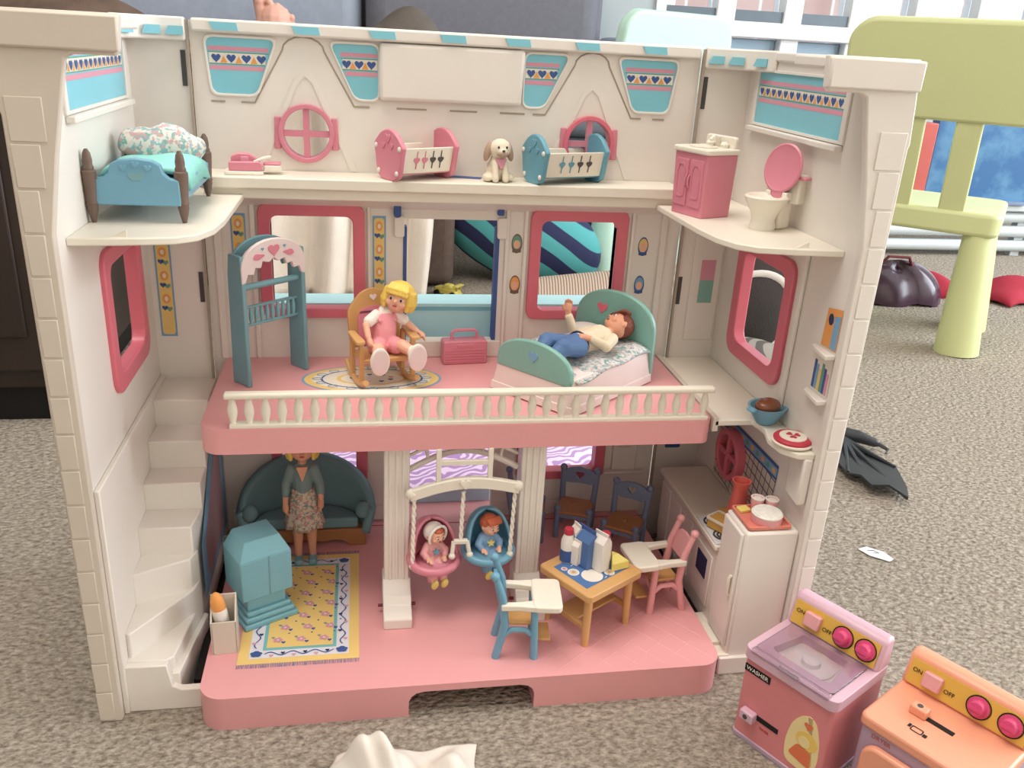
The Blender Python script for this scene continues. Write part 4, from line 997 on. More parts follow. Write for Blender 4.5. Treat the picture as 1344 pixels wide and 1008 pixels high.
def carton(label, dx, dy, w, d, h, m, rz, par_m):
    t = thing('toy_carton', label, 'carton', onT(dx, dy), rz, 'toy groceries on the dining table')
    bdy = B().bx(-w, w, -d, d, 0, h)
    bdy.build('carton_body', [m], t, bevel=.05)
    B().prism([(-w, h), (w, h), (0, h+w*1.1)], 'y', -d, d).build('gable', m, t)
    B().bx(-.07, .07, -d, d, h+w*.9, h+w*1.5).build('top_seam', par_m, t)
    return t
c1 = carton('blue toy milk carton behind the white carton on the table', .0, .9, .75, 1.1, 2.7, mat('carton_blue', (72, 112, 170), .45), 30, DBLUE)
B().bx(-.77, .77, -.2, .1, .2, 2.6).build('white_stripe', WHITE, c1)
carton('white toy milk carton at the front of the groceries', .5, -.5, .6, .75, 2.9, WHITE, 34, WHITE)
carton('small white toy carton beside the blue label bottle', -.15, 1.95, .5, .5, 3.0, WHITE, 20, WHITE)
carton('short narrow white toy carton left of the blue carton', -.75, 1.25, .38, .38, 2.0, WHITE, 40, WHITE)
CH = mat('cheese_yellow', (236, 216, 104), .5)
o = B().prism([(-1.1, -.5), (1.1, -.6), (-.2, 1.0)], 'z', 0, .85).loft([(-1.1, -.5), (1.1, -.6), (-.2, 1.0)], .84, [(-.7, .2), (.2, .2), (-.2, .95)], 1.5).build('toy_cheese', CH, bevel=.05)
tag(o, 'yellow toy cheese wedge at the front corner of the table', 'cheese', loc=onT(1.9, -1.5), rz=20); o.scale = (.85, .85, .9)

def chair(label, loc, rz):
    t = thing('dining_chair', label, 'chair', loc, rz, 'slate blue dining chairs')
    B().prism(soft([(-2.0, -1.9), (2.0, -1.9), (1.8, 1.7), (-1.8, 1.7)], .3), 'z', 3.0, 3.35).build('seat', SEATB, t, bevel=.1)
    B().ell((0, .2, 3.34), (.4, .4, .14), 10, 6).build('seat_stud', SEATB, t)
    for s_ in (-1, 1):
        B().tube([(s_*1.75, -1.65, 0), (s_*1.75, -1.6, 3.5)], [.3, .36], 10).build('leg', NAVY, t)
        B().ell((s_*1.75, -1.6, 3.55), .4, 10, 7).build('leg_knob', NAVY, t)
        B().tube([(s_*1.75, 1.75, 0), (s_*1.75, 1.6, 3.2), (s_*1.9, 2.2, 6.6)], [.3, .34, .3], 10).build('rear_leg', NAVY, t)
        B().ell((s_*1.9, 2.22, 6.7), .42, 10, 7).build('post_knob', NAVY, t)
        B().bx(s_*1.75-.16, s_*1.75+.16, -1.6, 1.6, 2.5, 3.0).build('side_rail', NAVY, t)
    pts = [(-1.9, 4.9), (-1.2, 5.2), (0, 5.3), (1.2, 5.2), (1.9, 4.9), (1.9, 6.4), (1.2, 6.9), (0, 7.15), (-1.2, 6.9), (-1.9, 6.4)]
    k = B().mx(TR(0, 1.05, 0) @ RX(-9)).ring(pts_h(pts), hsix(), 'y', -.2, .18).build('back_splat', NAVY, t, bevel=.06)
    B().bx(-1.7, 1.7, -1.75, -1.5, 2.5, 3.0).build('front_rail', NAVY, t)
    return t
def hsix(): return heart(0, 6.2, .5, 40)
def pts_h(poly, n=40):
    """resample the splat outline by angle round the heart so that the ring has matching loops"""
    c = Vector((0, 6.2)); out = []
    for q in heart(0, 6.2, .5, n):
        d = Vector(q)-c
        if d.length < 1e-6: d = Vector((0, 1))
        d.normalize(); best = None
        for i in range(len(poly)):
            a, e = Vector(poly[i]), Vector(poly[(i+1) % len(poly)]); ab = e-a
            det = d.x*(-ab.y)-d.y*(-ab.x)
            if abs(det) < 1e-9: continue
            r = a-c; tt = (r.x*(-ab.y)-r.y*(-ab.x))/det; ss = (d.x*r.y-d.y*r.x)/det
            if tt > 0 and -1e-6 <= ss <= 1+1e-6 and (best is None or tt < best): best = tt
        out.append(tuple(c+d*best))
    return out
chair('slate blue toy chair partly hidden behind the right porch column', (8.6, 23.2, Z1), 78)
chair('slate blue toy chair with heart cutout below the lower right window', (14.0, 23.1, Z1), -22)
chair('slate blue toy chair with heart cutout nearest the kitchen counter', (18.5, 19.4, Z1), -34)

def highchair(label, loc, rz, m, group='toy high chairs'):
    t = thing('high_chair', label, 'high chair', loc, rz, group)
    B().prism(soft([(-1.4, -1.5), (1.4, -1.5), (1.4, 1.2), (-1.4, 1.2)], .3), 'z', 3.3, 3.6).build('seat', TAN, t, bevel=.08)
    for s_ in (-1, 1):
        B().tube([(s_*1.6, -1.5, 0), (s_*1.5, -1.3, 5.4)], [.36, .32], 10).build('leg', m, t)
        B().tube([(s_*1.6, 1.9, 0), (s_*1.5, 1.2, 3.4), (s_*1.5, 1.5, 6.2), (s_*1.5, 2.2, 8.2)], [.36, .38, .34, .3], 10).build('rear_leg', m, t)
        B().ell((s_*1.5, 2.25, 8.3), .42, 10, 7).build('post_knob', m, t)
        B().tube([(s_*1.5, -1.35, 2.3), (s_*1.5, -.6, 2.9), (s_*1.5, .6, 2.9), (s_*1.5, 1.3, 2.3)], .26, 8).build('side_arch', m, t)
    B().tube([(-1.5, -1.4, 2.4), (0, -1.4, 3.0), (1.5, -1.4, 2.4)], .24, 8).build('front_arch', m, t)
    B().mx(TR(0, .3, 0) @ RX(-14)).prism([(-1.5, 5.4), (1.5, 5.4), (1.5, 7.2), (.8, 7.8), (0, 7.9), (-.8, 7.8), (-1.5, 7.2)], 'y', -.15, .15).build('backrest', m, t, bevel=.06)
    tr = B().prism(rr(-2.2, 2.2, -3.7, -1.1, .5), 'z', 5.1, 5.75).build('tray', WHITE2, t, bevel=.14)
    for s_ in (-1, 1): B().prism([(s_*2.1, -1.4), (s_*1.95, 0), (s_*2.0, 1.6), (s_*1.4, 1.6), (s_*1.3, 0), (s_*1.0, -1.4)], 'z', 5.1, 5.7).build('tray_arm', WHITE2, tr, bevel=.12)
    B().bx(-1.2, 1.2, -2.9, -1.6, 1.5, 1.75).build('footrest', TAN, t, bevel=.08)
    return t
highchair('sky blue toy high chair with cream tray at the front of the table', (4.3, 4.3, Z1), 83, BLUE)
highchair('pink toy high chair with cream tray between table and kitchen', (19.3, 9.6, Z1), -84, PINK)

# ------------------------------------------------------------------ kitchen things
t = thing('serving_tray', 'coral toy serving tray on top of the toy refrigerator', 'tray', (26.2, 4.95, 14.95), 0)
COR = mat('coral_plastic', (228, 128, 110), .35, .5)
B().prism(rr(-1.95, 1.95, -1.9, 1.95, .25), 'z', 0, .2).build('tray_base', COR, t, bevel=.05)
B().ring(rr(-2.05, 2.05, -2.0, 2.05, .3), rr(-1.85, 1.85, -1.8, 1.85, .25), 'z', .1, .4).build('tray_rim', COR, t, bevel=.05)
t = thing('toy_cake', 'round toy cake with speckled white icing on the coral tray', 'cake', (26.35, 4.3, 15.15))
B().lathe([(1.35, 0), (1.4, .2), (1.35, .75)], 26).build('cake_side', PINK, t)
B().lathe([(1.36, .72), (1.4, .85), (1.25, 1.0), (.01, 1.02)], 26).build('icing', mat('speckled_icing', (236, 232, 224), .6, .3, .1, 300), t)
for i, (x, y) in enumerate(((26.3, 6.3), (27.5, 5.9))):
    t = thing('toy_cup', ('white and pink toy cup at the back left of the coral tray', 'white and pink toy cup at the back right of the coral tray')[i], 'cup', (x, y, 15.15), 0, 'cups on the coral tray')
    B().lathe([(.45, 0), (.52, .3), (.6, 1.2), (.58, 1.3), (.42, 1.25), (.3, .5)], 16).build('cup_body', PINK, t)
    B().lathe([(.6, 1.18), (.64, 1.3), (.5, 1.34), (.42, 1.2)], 16).build('cup_rim', WHITE, t)
o = B().prism(soft([(-.6, -.4), (.5, -.5), (.6, .4), (-.5, .5)], .2), 'z', 0, .3).build('toy_butter', CH, bevel=.06)
tag(o, 'yellow toy butter pat at the corner of the coral tray', 'butter', loc=(25.0, 6.2, 15.15), rz=15)
t = thing('toy_pitcher', 'red orange toy pitcher on the stove beside the refrigerator', 'pitcher', (25.7, 8.7, 11.1))
PIT = mat('pitcher_red', (206, 84, 70), .3, .5)
B().lathe([(.8, 0), (1.0, .4), (1.05, 1.8), (.75, 4.0), (.68, 5.0), (.9, 5.8), (.75, 5.8), (.5, 5.0)], 18).build('jug', PIT, t)
B().tube([(.7, 0, 4.2), (1.5, 0, 3.8), (1.6, 0, 2.6), (1.0, 0, 1.6)], .16, 8).build('handle', PIT, t)
t = thing('toy_pan', 'yellow toy pan with cream rim on the stove', 'pan', (25.0, 10.0, 11.1), 30)
B().prism(rr(-.95, .95, -1.1, 1.1, .25), 'z', 0, .95).build('pan_body', mat('pan_yellow', (220, 168, 70), .4), t, bevel=.08)
B().ring(rr(-1.05, 1.05, -1.2, 1.2, .3), rr(-.85, .85, -1.0, 1.0, .25), 'z', .85, 1.05).build('pan_rim', WHITE2, t)
o = B().bx(-.8, .8, -.5, .5, 0, .9).build('toy_box', mat('mustard', (206, 160, 80), .5), bevel=.1)
tag(o, 'small mustard yellow toy box at the back of the stove', 'box', loc=(26.2, 12.0, 11.0), rz=10)
# ------------------------------------------------------------------ dolls
EYEW = mat('eye_white', (240, 236, 230), .3); EYED = mat('eye_dark', (60, 44, 40), .3)
def frame(c, f, u):
    """head matrix: local -y looks along f, local z along u"""
    f = Vector(f).normalized(); u = Vector(u); u = (u-f*u.dot(f)).normalized()
    x = (-f).cross(u)
    M = Matrix((x, -f, u)).transposed().to_4x4()
    M.translation = Vector(c); return M
def hand(b, w, d, n, s=1.0, curl=.25):
    """palm, four fingers and a thumb; w wrist, d direction, n palm normal"""
    w = Vector(w); d = Vector(d).normalized(); n = Vector(n); n = (n-d*n.dot(d)).normalized(); sd = d.cross(n)
    b.limb([tuple(w), tuple(w+d*.35*s), tuple(w+d*.6*s)], [.2*s, .27*s, .26*s], 8)
    for i, L in enumerate((.42, .5, .47, .36)):
        o = w+d*.6*s+sd*(i-1.5)*.15*s
        b.limb([tuple(o), tuple(o+d*L*.55*s+n*curl*.25*s), tuple(o+d*L*s*.9+n*curl*s*.8)], [.085*s, .08*s, .07*s], 6)
    o = w+d*.2*s-sd*.2*s
    b.limb([tuple(o), tuple(o+d*.22*s-sd*.2*s+n*.05), tuple(o+d*.42*s-sd*.24*s+n*.15*s)], [.1*s, .09*s, .08*s], 6)
def faceparts(t, M, R, cheeks=None):
    for s_ in (-1, 1):
        B().mx(M).ell((s_*.36*R, -.86*R, .06*R), (.15*R, .08*R, .12*R), 10, 7).build('eye', EYEW, t)
        B().mx(M).ell((s_*.36*R, -.92*R, .05*R), (.09*R, .05*R, .1*R), 10, 7).build('pupil', EYED, t)
        B().mx(M).tube([(s_*.5*R, -.82*R, .28*R), (s_*.34*R, -.9*R, .33*R), (s_*.2*R, -.92*R, .29*R)], .035*R, 6).build('eyebrow', cheeks or EYED, t)
    B().mx(M).ell((0, -.9*R, -.42*R), (.18*R, .08*R, .06*R), 10, 6).build('mouth', REDFLESH, t)
def headmesh(b, M, R, neck):
    k = b.M
    b.mx(M); b.ell((0, 0, 0), (.92*R, .95*R, 1.05*R), 18, 13); b.ell((0, -.3*R, -.45*R), (.62*R, .6*R, .5*R))
    b.ell((0, -.98*R, -.12*R), (.12*R, .16*R, .13*R), 8, 6)
    for s_ in (-1, 1): b.ell((s_*.93*R, .05*R, -.02*R), (.12*R, .2*R, .28*R), 8, 6); b.ell((s_*.45*R, -.66*R, -.28*R), (.3*R, .25*R, .25*R), 8, 6)
    b.mx(k)
def doll(name, label, loc, rz, J, R, skin, hair_fn, garments, scale=1.0, fcol=None, hands=True, rx=0, ry=0):
    t = thing(name, label, 'doll', loc, rz, rx=rx, ry=ry)
    b = B()
    tr = J['torso']; b.limb([q[0] for q in tr], [q[1]*.9 for q in tr], 12)
    if 'wide' in J:
        for c, r in J['wide']: b.ell(c, tuple(x*.95 for x in r), 14, 9)
    for a in J['arms']: b.limb([q[0] for q in a['p']], [q[1] for q in a['p']], 10); hand(b, a['p'][-1][0], a['d'], a['n'], a.get('s', 1.0))
    for l_ in J['legs']: b.limb([q[0] for q in l_], [q[1] for q in l_], 10)
    M = frame(J['head'], J['look'], J['up'])
    headmesh(b, M, R, None)
    body = b.build('body', skin, t, remesh=.075)
    faceparts(t, M, R, fcol)
    hair_fn(t, M, R)
    for nm, m, fn, vox in garments:
        g = B(); fn(g); g.build(nm, m, t, remesh=vox)
    return t
def bob(m, long=1.0):
    def f(t, M, R):
        b = B().mx(M)
        b.ell((0, .18*R, .22*R), (1.08*R, 1.0*R, 1.0*R), 20, 14)
        for i in range(15):
            a = math.pi*(-.22+1.44*i/14)
            x, y = 1.02*R*math.cos(a), .1*R+.98*R*math.sin(a)
            b.limb([(x*.95, y*.95, .45*R), (x*1.06, y*1.06, -.2*R), (x*1.02, y*1.02, -.75*R*long)], [.22*R, .24*R, .17*R], 7)
        for i in range(7):
            x = (-.66+.22*i)*R
            b.limb([(x*.8, -.55*R, .95*R), (x, -.9*R, .7*R), (x*1.05, -.97*R, .42*R)], [.2*R, .17*R, .12*R], 7)
        b.build('hair', m, t, remesh=.07, soften=1)
    return f
def short(m):
    def f(t, M, R):
        b = B().mx(M)
        b.ell((0, .22*R, .28*R), (1.03*R, .98*R, .95*R), 20, 14)
        for i in range(9):
            x = (-.72+.18*i)*R
            b.limb([(x, -.3*R, .95*R), (x*1.02, -.72*R, .74*R), (x*1.05, -.82*R, .55*R)], [.2*R, .16*R, .1*R], 7)
        for s_ in (-1, 1): b.limb([(s_*.85*R, .1*R, .5*R), (s_*.93*R, .15*R, .05*R)], [.22*R, .14*R], 7)
        b.build('hair', m, t, remesh=.07, soften=1)
    return f
def none(t, M, R): pass

# girl in the rocking chair
SHP = mat('overall_pink', (240, 150, 160), .55, .3, .04)
SHW = mat('doll_white_cloth', (240, 230, 222), .6, .3, .03)
J = dict(torso=[((.1, .1, 3.9), 1.15), ((.3, .3, 5.2), 1.1), ((.5, .4, 6.4), .95), ((.75, .35, 7.2), .45)],
         arms=[dict(p=[((-.45, .2, 6.6), .42), ((-1.7, -.5, 5.9), .36), ((-1.75, -1.3, 5.0), .3)], d=(.15, -.5, -.8), n=(.8, -.2, -.3), s=1.15),
               dict(p=[((1.4, .25, 6.5), .42), ((2.5, -.3, 5.6), .36), ((3.2, -.9, 4.95), .3)], d=(.6, -.5, -.5), n=(-.3, -.3, -.8), s=1.15)],
         legs=[[((-.6, -.2, 3.7), .75), ((-1.0, -1.9, 3.9), .62), ((-1.45, -3.2, 3.6), .48)], [((.8, -.2, 3.7), .75), ((1.4, -1.9, 4.0), .62), ((2.1, -3.2, 3.6), .48)]],
         head=(1.65, -.2, 8.15), look=(-.55, -.8, .12), up=(.32, .1, .95))
def g_over(g):
    g.limb([(.1, .1, 3.8), (.3, .2, 5.2), (.48, .3, 6.1)], [1.28, 1.2, 1.0], 14)
    for x in (-.6, .8): g.limb([(x, -.1, 3.7), (x*1.25, -1.2, 3.85)], [.9, .84], 12)
    for x in (-.3, 1.2): g.limb([(x, -.5, 6.2), (x, .2, 7.0), (x, 1.0, 6.4)], [.2, .2, .2], 8)
def g_tee(g):
    g.limb([(.4, .35, 5.9), (.55, .4, 6.7)], [1.06, .78], 14)
    g.limb([(-.4, .25, 6.55), (-1.3, -.2, 6.15)], [.58, .56], 10); g.limb([(1.4, .25, 6.5), (2.15, -.1, 5.95)], [.58, .56], 10)
def g_shoe(g):
    for x, z in ((-1.5, 3.3), (2.15, 3.3)): g.ell((x, -3.5, z), (.78, .45, 1.2), 16, 10)
def g_sock(g):
    for p, q in (((-1.3, -2.8, 3.68), (-1.48, -3.3, 3.6)), ((1.95, -2.8, 3.7), (2.12, -3.3, 3.6))): g.limb([p, q], [.58, .56], 10)
girl = doll('girl_doll', 'blonde girl doll in pink overalls sitting in the tan rocking chair', (-7.2, 20.6, Z2), 18, J, 1.36, SKIN, bob(BLONDE, .8),
     [('tee_shirt', SHW, g_tee, .08), ('overalls', SHP, g_over, .08), ('sock', SHW, g_sock, .08)], fcol=BLONDE)
for x, z in ((-1.5, 3.4), (2.15, 3.4)):
    sh_ = B().mx(TR(x, -3.75, z) @ RX(90)).lathe([(.7, -.5), (.85, -.2), (.92, 0), (.9, .25), (.01, .28)], 22, sy=1.45).build('shoe', SHW, girl, bevel=.05)
    B().mx(TR(x, -4.03, z) @ RX(90)).lathe([(.8, -.02), (.78, .02), (.01, .03)], 22, sy=1.45).build('sole', mat('sole_pinkish', (232, 212, 210), .6), sh_)

# man lying on the sea green bed (bed axes: +y towards the headboard)
JEAN = mat('jeans_blue', (84, 118, 166), .6, .3, .06, 30); SWT = mat('cream_sweater', (226, 208, 178), .7, .2, .04)
J = dict(torso=[((.9, -1.2, 4.7), 1.0), ((1.1, .2, 4.8), .95), ((1.3, 1.8, 4.95), 1.1), ((1.45, 2.9, 5.0), .6), ((1.5, 3.5, 5.1), .45)],
         arms=[dict(p=[((-.1, 2.4, 5.0), .5), ((-.9, .9, 4.9), .42), ((-1.5, .4, 6.9), .3)], d=(-.1, .1, 1), n=(.5, -.6, 0), s=1.35),
               dict(p=[((2.7, 2.3, 4.9), .5), ((3.2, .5, 4.7), .42), ((2.1, -.7, 5.5), .3)], d=(-.8, -.5, .1), n=(0, 0, -1), s=1.35)],
         legs=[[((.3, -1.5, 4.6), .8), ((-.6, -3.8, 5.2), .68), ((-.4, -5.6, 4.3), .5)], [((1.5, -1.5, 4.6), .8), ((1.5, -4.0, 5.2), .68), ((1.3, -5.6, 4.3), .5)]],
         head=(1.55, 4.75, 5.5), look=(-.55, -.35, .85), up=(.1, .95, .4))
def m_jean(g):
    g.limb([(.9, -.9, 4.7), (.9, -1.5, 4.7)], [1.12, 1.12], 14)
    g.limb([(.3, -1.6, 4.65), (-.6, -3.8, 5.2), (-.4, -5.5, 4.3)], [.98, .9, .74], 12); g.limb([(1.5, -1.6, 4.65), (1.5, -4.0, 5.2), (1.3, -5.5, 4.3)], [.98, .9, .74], 12)
def m_sw(g):
    g.limb([(1.0, -.8, 4.75), (1.15, .4, 4.8), (1.3, 1.8, 4.95), (1.42, 2.7, 5.0)], [1.12, 1.08, 1.2, .75], 14)
    g.limb([(0, 2.4, 5.0), (-.9, .9, 4.9), (-1.4, .45, 6.6)], [.62, .54, .42], 10); g.limb([(2.6, 2.3, 4.9), (3.2, .5, 4.7), (2.3, -.5, 5.4)], [.62, .54, .42], 10)
man = doll('man_doll', 'brown haired man doll in jeans and cream sweater lying on the sea green bed', BEDLOC, BEDRZ, J, 1.3, SKIND, short(BRHAIR),
     [('sweater', SWT, m_sw, .08), ('jeans', JEAN, m_jean, .08)], fcol=BRHAIR)
B().tube([(.9+1.14*math.cos(2*math.pi*i/20), -.85, 4.72+1.14*math.sin(2*math.pi*i/20)) for i in range(21)], .14, 6).build('belt', DKBLUE, man)

# woman standing in front of the sofa
TOP = mat('grey_green_top', (120, 142, 142), .6, .3, .05)
SKIRT = floral('floral_skirt', (206, 188, 168), [(196, 130, 124), (110, 140, 140), (176, 150, 120)], 210)
J = dict(torso=[((0, .1, 6.2), 1.0), ((0, .1, 8.0), .82), ((0, .05, 9.6), .95), ((0, .05, 10.6), .5), ((0, 0, 11.2), .42)],
         arms=[dict(p=[((-1.1, .1, 10.0), .42), ((-1.65, 0, 8.3), .36), ((-1.75, -.45, 6.7), .28)], d=(.05, -.25, -.95), n=(1, -.2, 0), s=1.2),
               dict(p=[((1.1, .1, 10.0), .42), ((1.65, 0, 8.4), .36), ((1.7, -.5, 7.0), .28)], d=(-.05, -.35, -.95), n=(-1, -.2, 0), s=1.2)],
         legs=[[((-.6, .1, 5.9), .72), ((-.68, .05, 3.2), .55), ((-.7, .15, .6), .36)], [((.6, .1, 5.9), .72), ((.68, .05, 3.2), .55), ((.7, .15, .6), .36)]],
         head=(.05, -.1, 12.4), look=(0, -1, 0), up=(0, 0, 1))
def w_top(g):
    g.limb([(0, .1, 7.8), (0, .08, 9.4), (0, .1, 10.2)], [.95, 1.05, .68], 14)
    for s_ in (-1, 1): g.limb([(s_*1.05, .1, 10.0), (s_*1.62, 0, 8.4), (s_*1.7, -.25, 7.5)], [.54, .47, .4], 10)
woman = doll('woman_doll', 'blonde woman doll in floral skirt standing in front of the sofa', (-14.95, 19.7, Z1+.1), 2, J, 1.35, SKIND, bob(BLONDE, .9), [('top', TOP, w_top, .08)], fcol=BLONDE); woman.scale = (1.0, 1.0, 1.04)
def skf(u, v):
    a = 2*math.pi*u; r = .98+(.85*v)+.1*v*math.sin(9*a)
    return (r*1.05*math.cos(a), .1+r*.85*math.sin(a), 8.0-4.1*v+.12*v*math.sin(5*a))
B().sheet(skf, 44, 10).build('skirt', SKIRT, woman, solid=.1)
B().mx(TR(0, -.98, 9.9) @ RX(-14)).prism(soft([(-.55, .7), (.55, .7), (0, -.75)], .12), 'y', -.12, .3).build('neckline', SKIND, woman)
for s_ in (-1, 1): B().prism(soft([(s_*.7-.42, -1.15), (s_*.7+.42, -1.15), (s_*.7+.4, .6), (s_*.7-.4, .6)], .3), 'z', 0, .55).build('shoe', TEALG, woman, bevel=.15, seg=3)

# two babies in the swing
def baby(label, loc, rz, m, star, hat, hair):
    J = dict(torso=[((0, .3, .2), .85), ((0, .3, 1.2), .8), ((0, .25, 1.9), .55)],
             arms=[dict(p=[((-.6, .1, 1.6), .34), ((-1.15, -.35, 1.0), .3), ((-.95, -.95, .75), .24)], d=(.3, -.8, -.1), n=(0, 0, -1), s=.8), dict(p=[((.6, .1, 1.6), .34), ((1.15, -.35, 1.0), .3), ((.95, -.95, .75), .24)], d=(-.3, -.8, -.1), n=(0, 0, -1), s=.8)],
             legs=[[((-.35, -.2, .1), .5), ((-.5, -1.4, -.5), .44), ((-.45, -1.8, -1.5), .36)], [((.35, -.2, .1), .5), ((.55, -1.4, -.5), .44), ((.6, -1.8, -1.5), .36)]],
             head=(.15, .0, 2.85), look=(.35, -.95, -.12), up=(.05, .1, 1))
    def suit(g):
        g.limb([(0, .3, .1), (0, .3, 1.1), (0, .27, 1.75)], [1.0, .95, .62], 14)
        for s_ in (-1, 1): g.limb([(s_*.6, .1, 1.55), (s_*1.15, -.35, 1.0), (s_*1.0, -.8, .8)], [.46, .42, .36], 10); g.limb([(s_*.38, -.2, .1), (s_*.5, -1.4, -.5), (s_*.5, -1.75, -1.2)], [.62, .56, .48], 10)
    t = doll('baby_doll', label, loc, rz, J, 1.0, SKIN, none if hat else short(hair), [('romper', m, suit, .08)], fcol=hair)
    B().mx(TR(.1, -.68, 1.15) @ RX(-6)).prism(sum([[(.42*math.cos(2*math.pi*i/5+1.57), .42*math.sin(2*math.pi*i/5+1.57)), (.2*math.cos(2*math.pi*(i+.5)/5+1.57), .2*math.sin(2*math.pi*(i+.5)/5+1.57))] for i in range(5)], []), 'y', -.12, .1).build('star', star, t)
    for x in (-.45, .6): B().mx(TR(x, -2.05, -1.85) @ RX(25)).ell((0, 0, 0), (.4, .3, .75), 12, 8).build('bootie', CH, t)
    t.scale = (.9, .9, .9)
    if hat:
        M = frame(J['head'], J['look'], J['up']); R = 1.0
        B().mx(M).ell((0, .34*R, .16*R), (1.1*R, .98*R, 1.06*R), 20, 12).build('bonnet', SHW, t)
        B().mx(M).ell((0, -.42*R, .62*R), (.6*R, .42*R, .3*R), 14, 9).build('fringe_hair', hair, t)
        B().mx(M).tube([(1.08*R*math.cos(a), -.42*R, .05*R+1.12*R*math.sin(a)) for a in [math.pi*(-.2+1.4*i/16) for i in range(17)]], .15*R, 8).build('bonnet_brim', SHW, t)
    return t
baby('baby doll in pink romper and white bonnet in the pink swing seat', (-2.75, 10.6, Z1+5.5), 14, PINK, BLUE, True, REDHAIR)
baby('red haired baby doll in blue romper in the blue swing seat', (2.35, 10.8, Z1+6.1), 12, mat('romper_blue', (120, 160, 200), .55), CH, False, REDHAIR)
# ------------------------------------------------------------------ room shell behind the dollhouse
WALLP = mat('wall_paint_grey_blue', (176, 186, 190), .8, .2, .03, 3)
FRM = mat('window_frame_white', (236, 236, 236), .4, .4, .02, 4)
o = B().wall('y', -260, 330, 0, 240, 230, 242, [(84, 326, 42, 200)]).build('wall_back', WALLP, smooth=False)
struct(o, 'grey blue painted wall with wide window behind the sofa', 'wall')
o = B().bx(-272, -260, -130, 242, 0, 240).build('wall_left', WALLP, smooth=False)
struct(o, 'plain grey blue side wall far left of the dollhouse', 'wall')
CRM = mat('wall_paint_cream', (232, 222, 208), .85, .15, .03, 3)
o = B().bx(-272, 342, -142, -130, 0, 240).build('wall_front', CRM, smooth=False)
struct(o, 'cream painted wall behind the camera', 'wall')
o = B().wall('x', -130, 242, 0, 240, 330, 342, [(-115, 155, 30, 210)]).build('wall_right', CRM, smooth=False)
struct(o, 'cream wall with wide patio window opening on the right', 'wall')
o = B().bx(-272, 342, -142, 242, 240, 250).build('ceiling', mat('ceiling_white', (236, 230, 220), .9, .1, .02, 3), smooth=False)
struct(o, 'plain off-white ceiling of the living room', 'ceiling')
wn = B().ring([(84, 42), (326, 42), (326, 200), (84, 200)], [(90, 48), (320, 48), (320, 194), (90, 194)], 'y', 229, 238).build('window_1', FRM)
struct(wn, 'wide white framed window with small panes behind the green chairs', 'window')
B().bx(84, 326, 226, 238, 58.4, 63.2).build('transom', FRM, wn, bevel=.4)
glass = mat('window_glass', (235, 242, 248), .02, .5, .01, 3, trans=1.0)
bl = mat('blue_grey_door_panel', (150, 176, 196), .4, .4, .03, 3)
xs = [84, 107, 130, 153, 176, 199, 222, 245, 268, 291, 314]
for i, x in enumerate(xs):
    if i: B().bx(x-3.2, x+3.2, 228, 237, 46, 196).build('mullion', FRM, wn, bevel=.4)
    x1 = xs[i+1] if i+1 < len(xs) else 326
    B().bx(x+3.4, x1-3.4, 232.6, 233.0, 63.4, 194).build('pane', glass, wn)
    B().bx(x+3.4, x1-3.4, 231.0, 233.0, 47, 58.2).build('lower_panel', bl, wn, bevel=.5)
    B().bx(x+3.4, x1-3.4, 228.8, 231.5, 63.2, 66.6).build('pane_bottom_strip', mat('pane_strip_grey', (96, 110, 122), .5), wn)  # dark grey strip along the bottom of each upper pane
BRK = bpy.data.materials.new('pale_brick'); BRK.use_nodes = True
_n = BRK.node_tree.nodes; _b = _n.new('ShaderNodeTexBrick'); _b.inputs['Scale'].default_value = 1.2
_b.inputs['Color1'].default_value = lin((214, 176, 164)); _b.inputs['Color2'].default_value = lin((196, 150, 140)); _b.inputs['Mortar'].default_value = lin((226, 220, 214))
_c = _n.new('ShaderNodeTexCoord'); BRK.node_tree.links.new(_c.outputs['Object'], _b.inputs['Vector'])
BRK.node_tree.links.new(_b.outputs['Color'], _n['Principled BSDF'].inputs['Base Color'])
o = B().bx(60, 700, 900, 930, -60, 260).build('house_across_street', BRK, smooth=False)
tag(o, 'pale brick house front seen through the window', 'building')

# ------------------------------------------------------------------ sofa, cushions, throws
SG = mat('sofa_grey_brown_fabric', (108, 90, 80), .95, .1, .10, 60, .4, 500)
SG2 = mat('cushion_dark_grey', (120, 120, 130), .95, .1, .06, 60, .4, 500)
SG3 = mat('cushion_blue_grey', (160, 170, 188), .95, .1, .06, 40, .3, 300)
t = thing('corner_sofa', 'large grey corner sofa behind the dollhouse', 'sofa', (0, 0, 0))
B().bx(-120, 12, 134, 226, .5, 30).build('chaise_base', SG, t, bevel=2.5, seg=3)
B().bx(-120, 12, 132, 210, 30, 44).build('chaise_cushion', SG, t, bevel=4, seg=4)
B().bx(12.2, 62, 180, 226, 4, 30).build('seat_base', SG2, t, bevel=2.5, seg=3)
B().bx(12.2, 62, 177, 212, 30, 44).build('seat_cushion', SG2, t, bevel=4, seg=4)
B().bx(-120, 62, 208, 227, 30, 76).build('backrest', SG2, t, bevel=5, seg=4)
B().bx(-118, -8, 192, 208, 44, 74).build('back_cushion', SG3, t, bevel=5, seg=4)
B().bx(-7, 56, 190, 208, 44, 74).build('back_cushion', SG2, t, bevel=5, seg=4)
B().bx(62.5, 72, 182, 227, 4, 56).build('armrest', SG3, t, bevel=5, seg=4)
for x, y in ((58, 184), (58, 220)): B().bx(x-3, x+3, y-3, y+3, 0, 4).build('foot', BLACK, t)

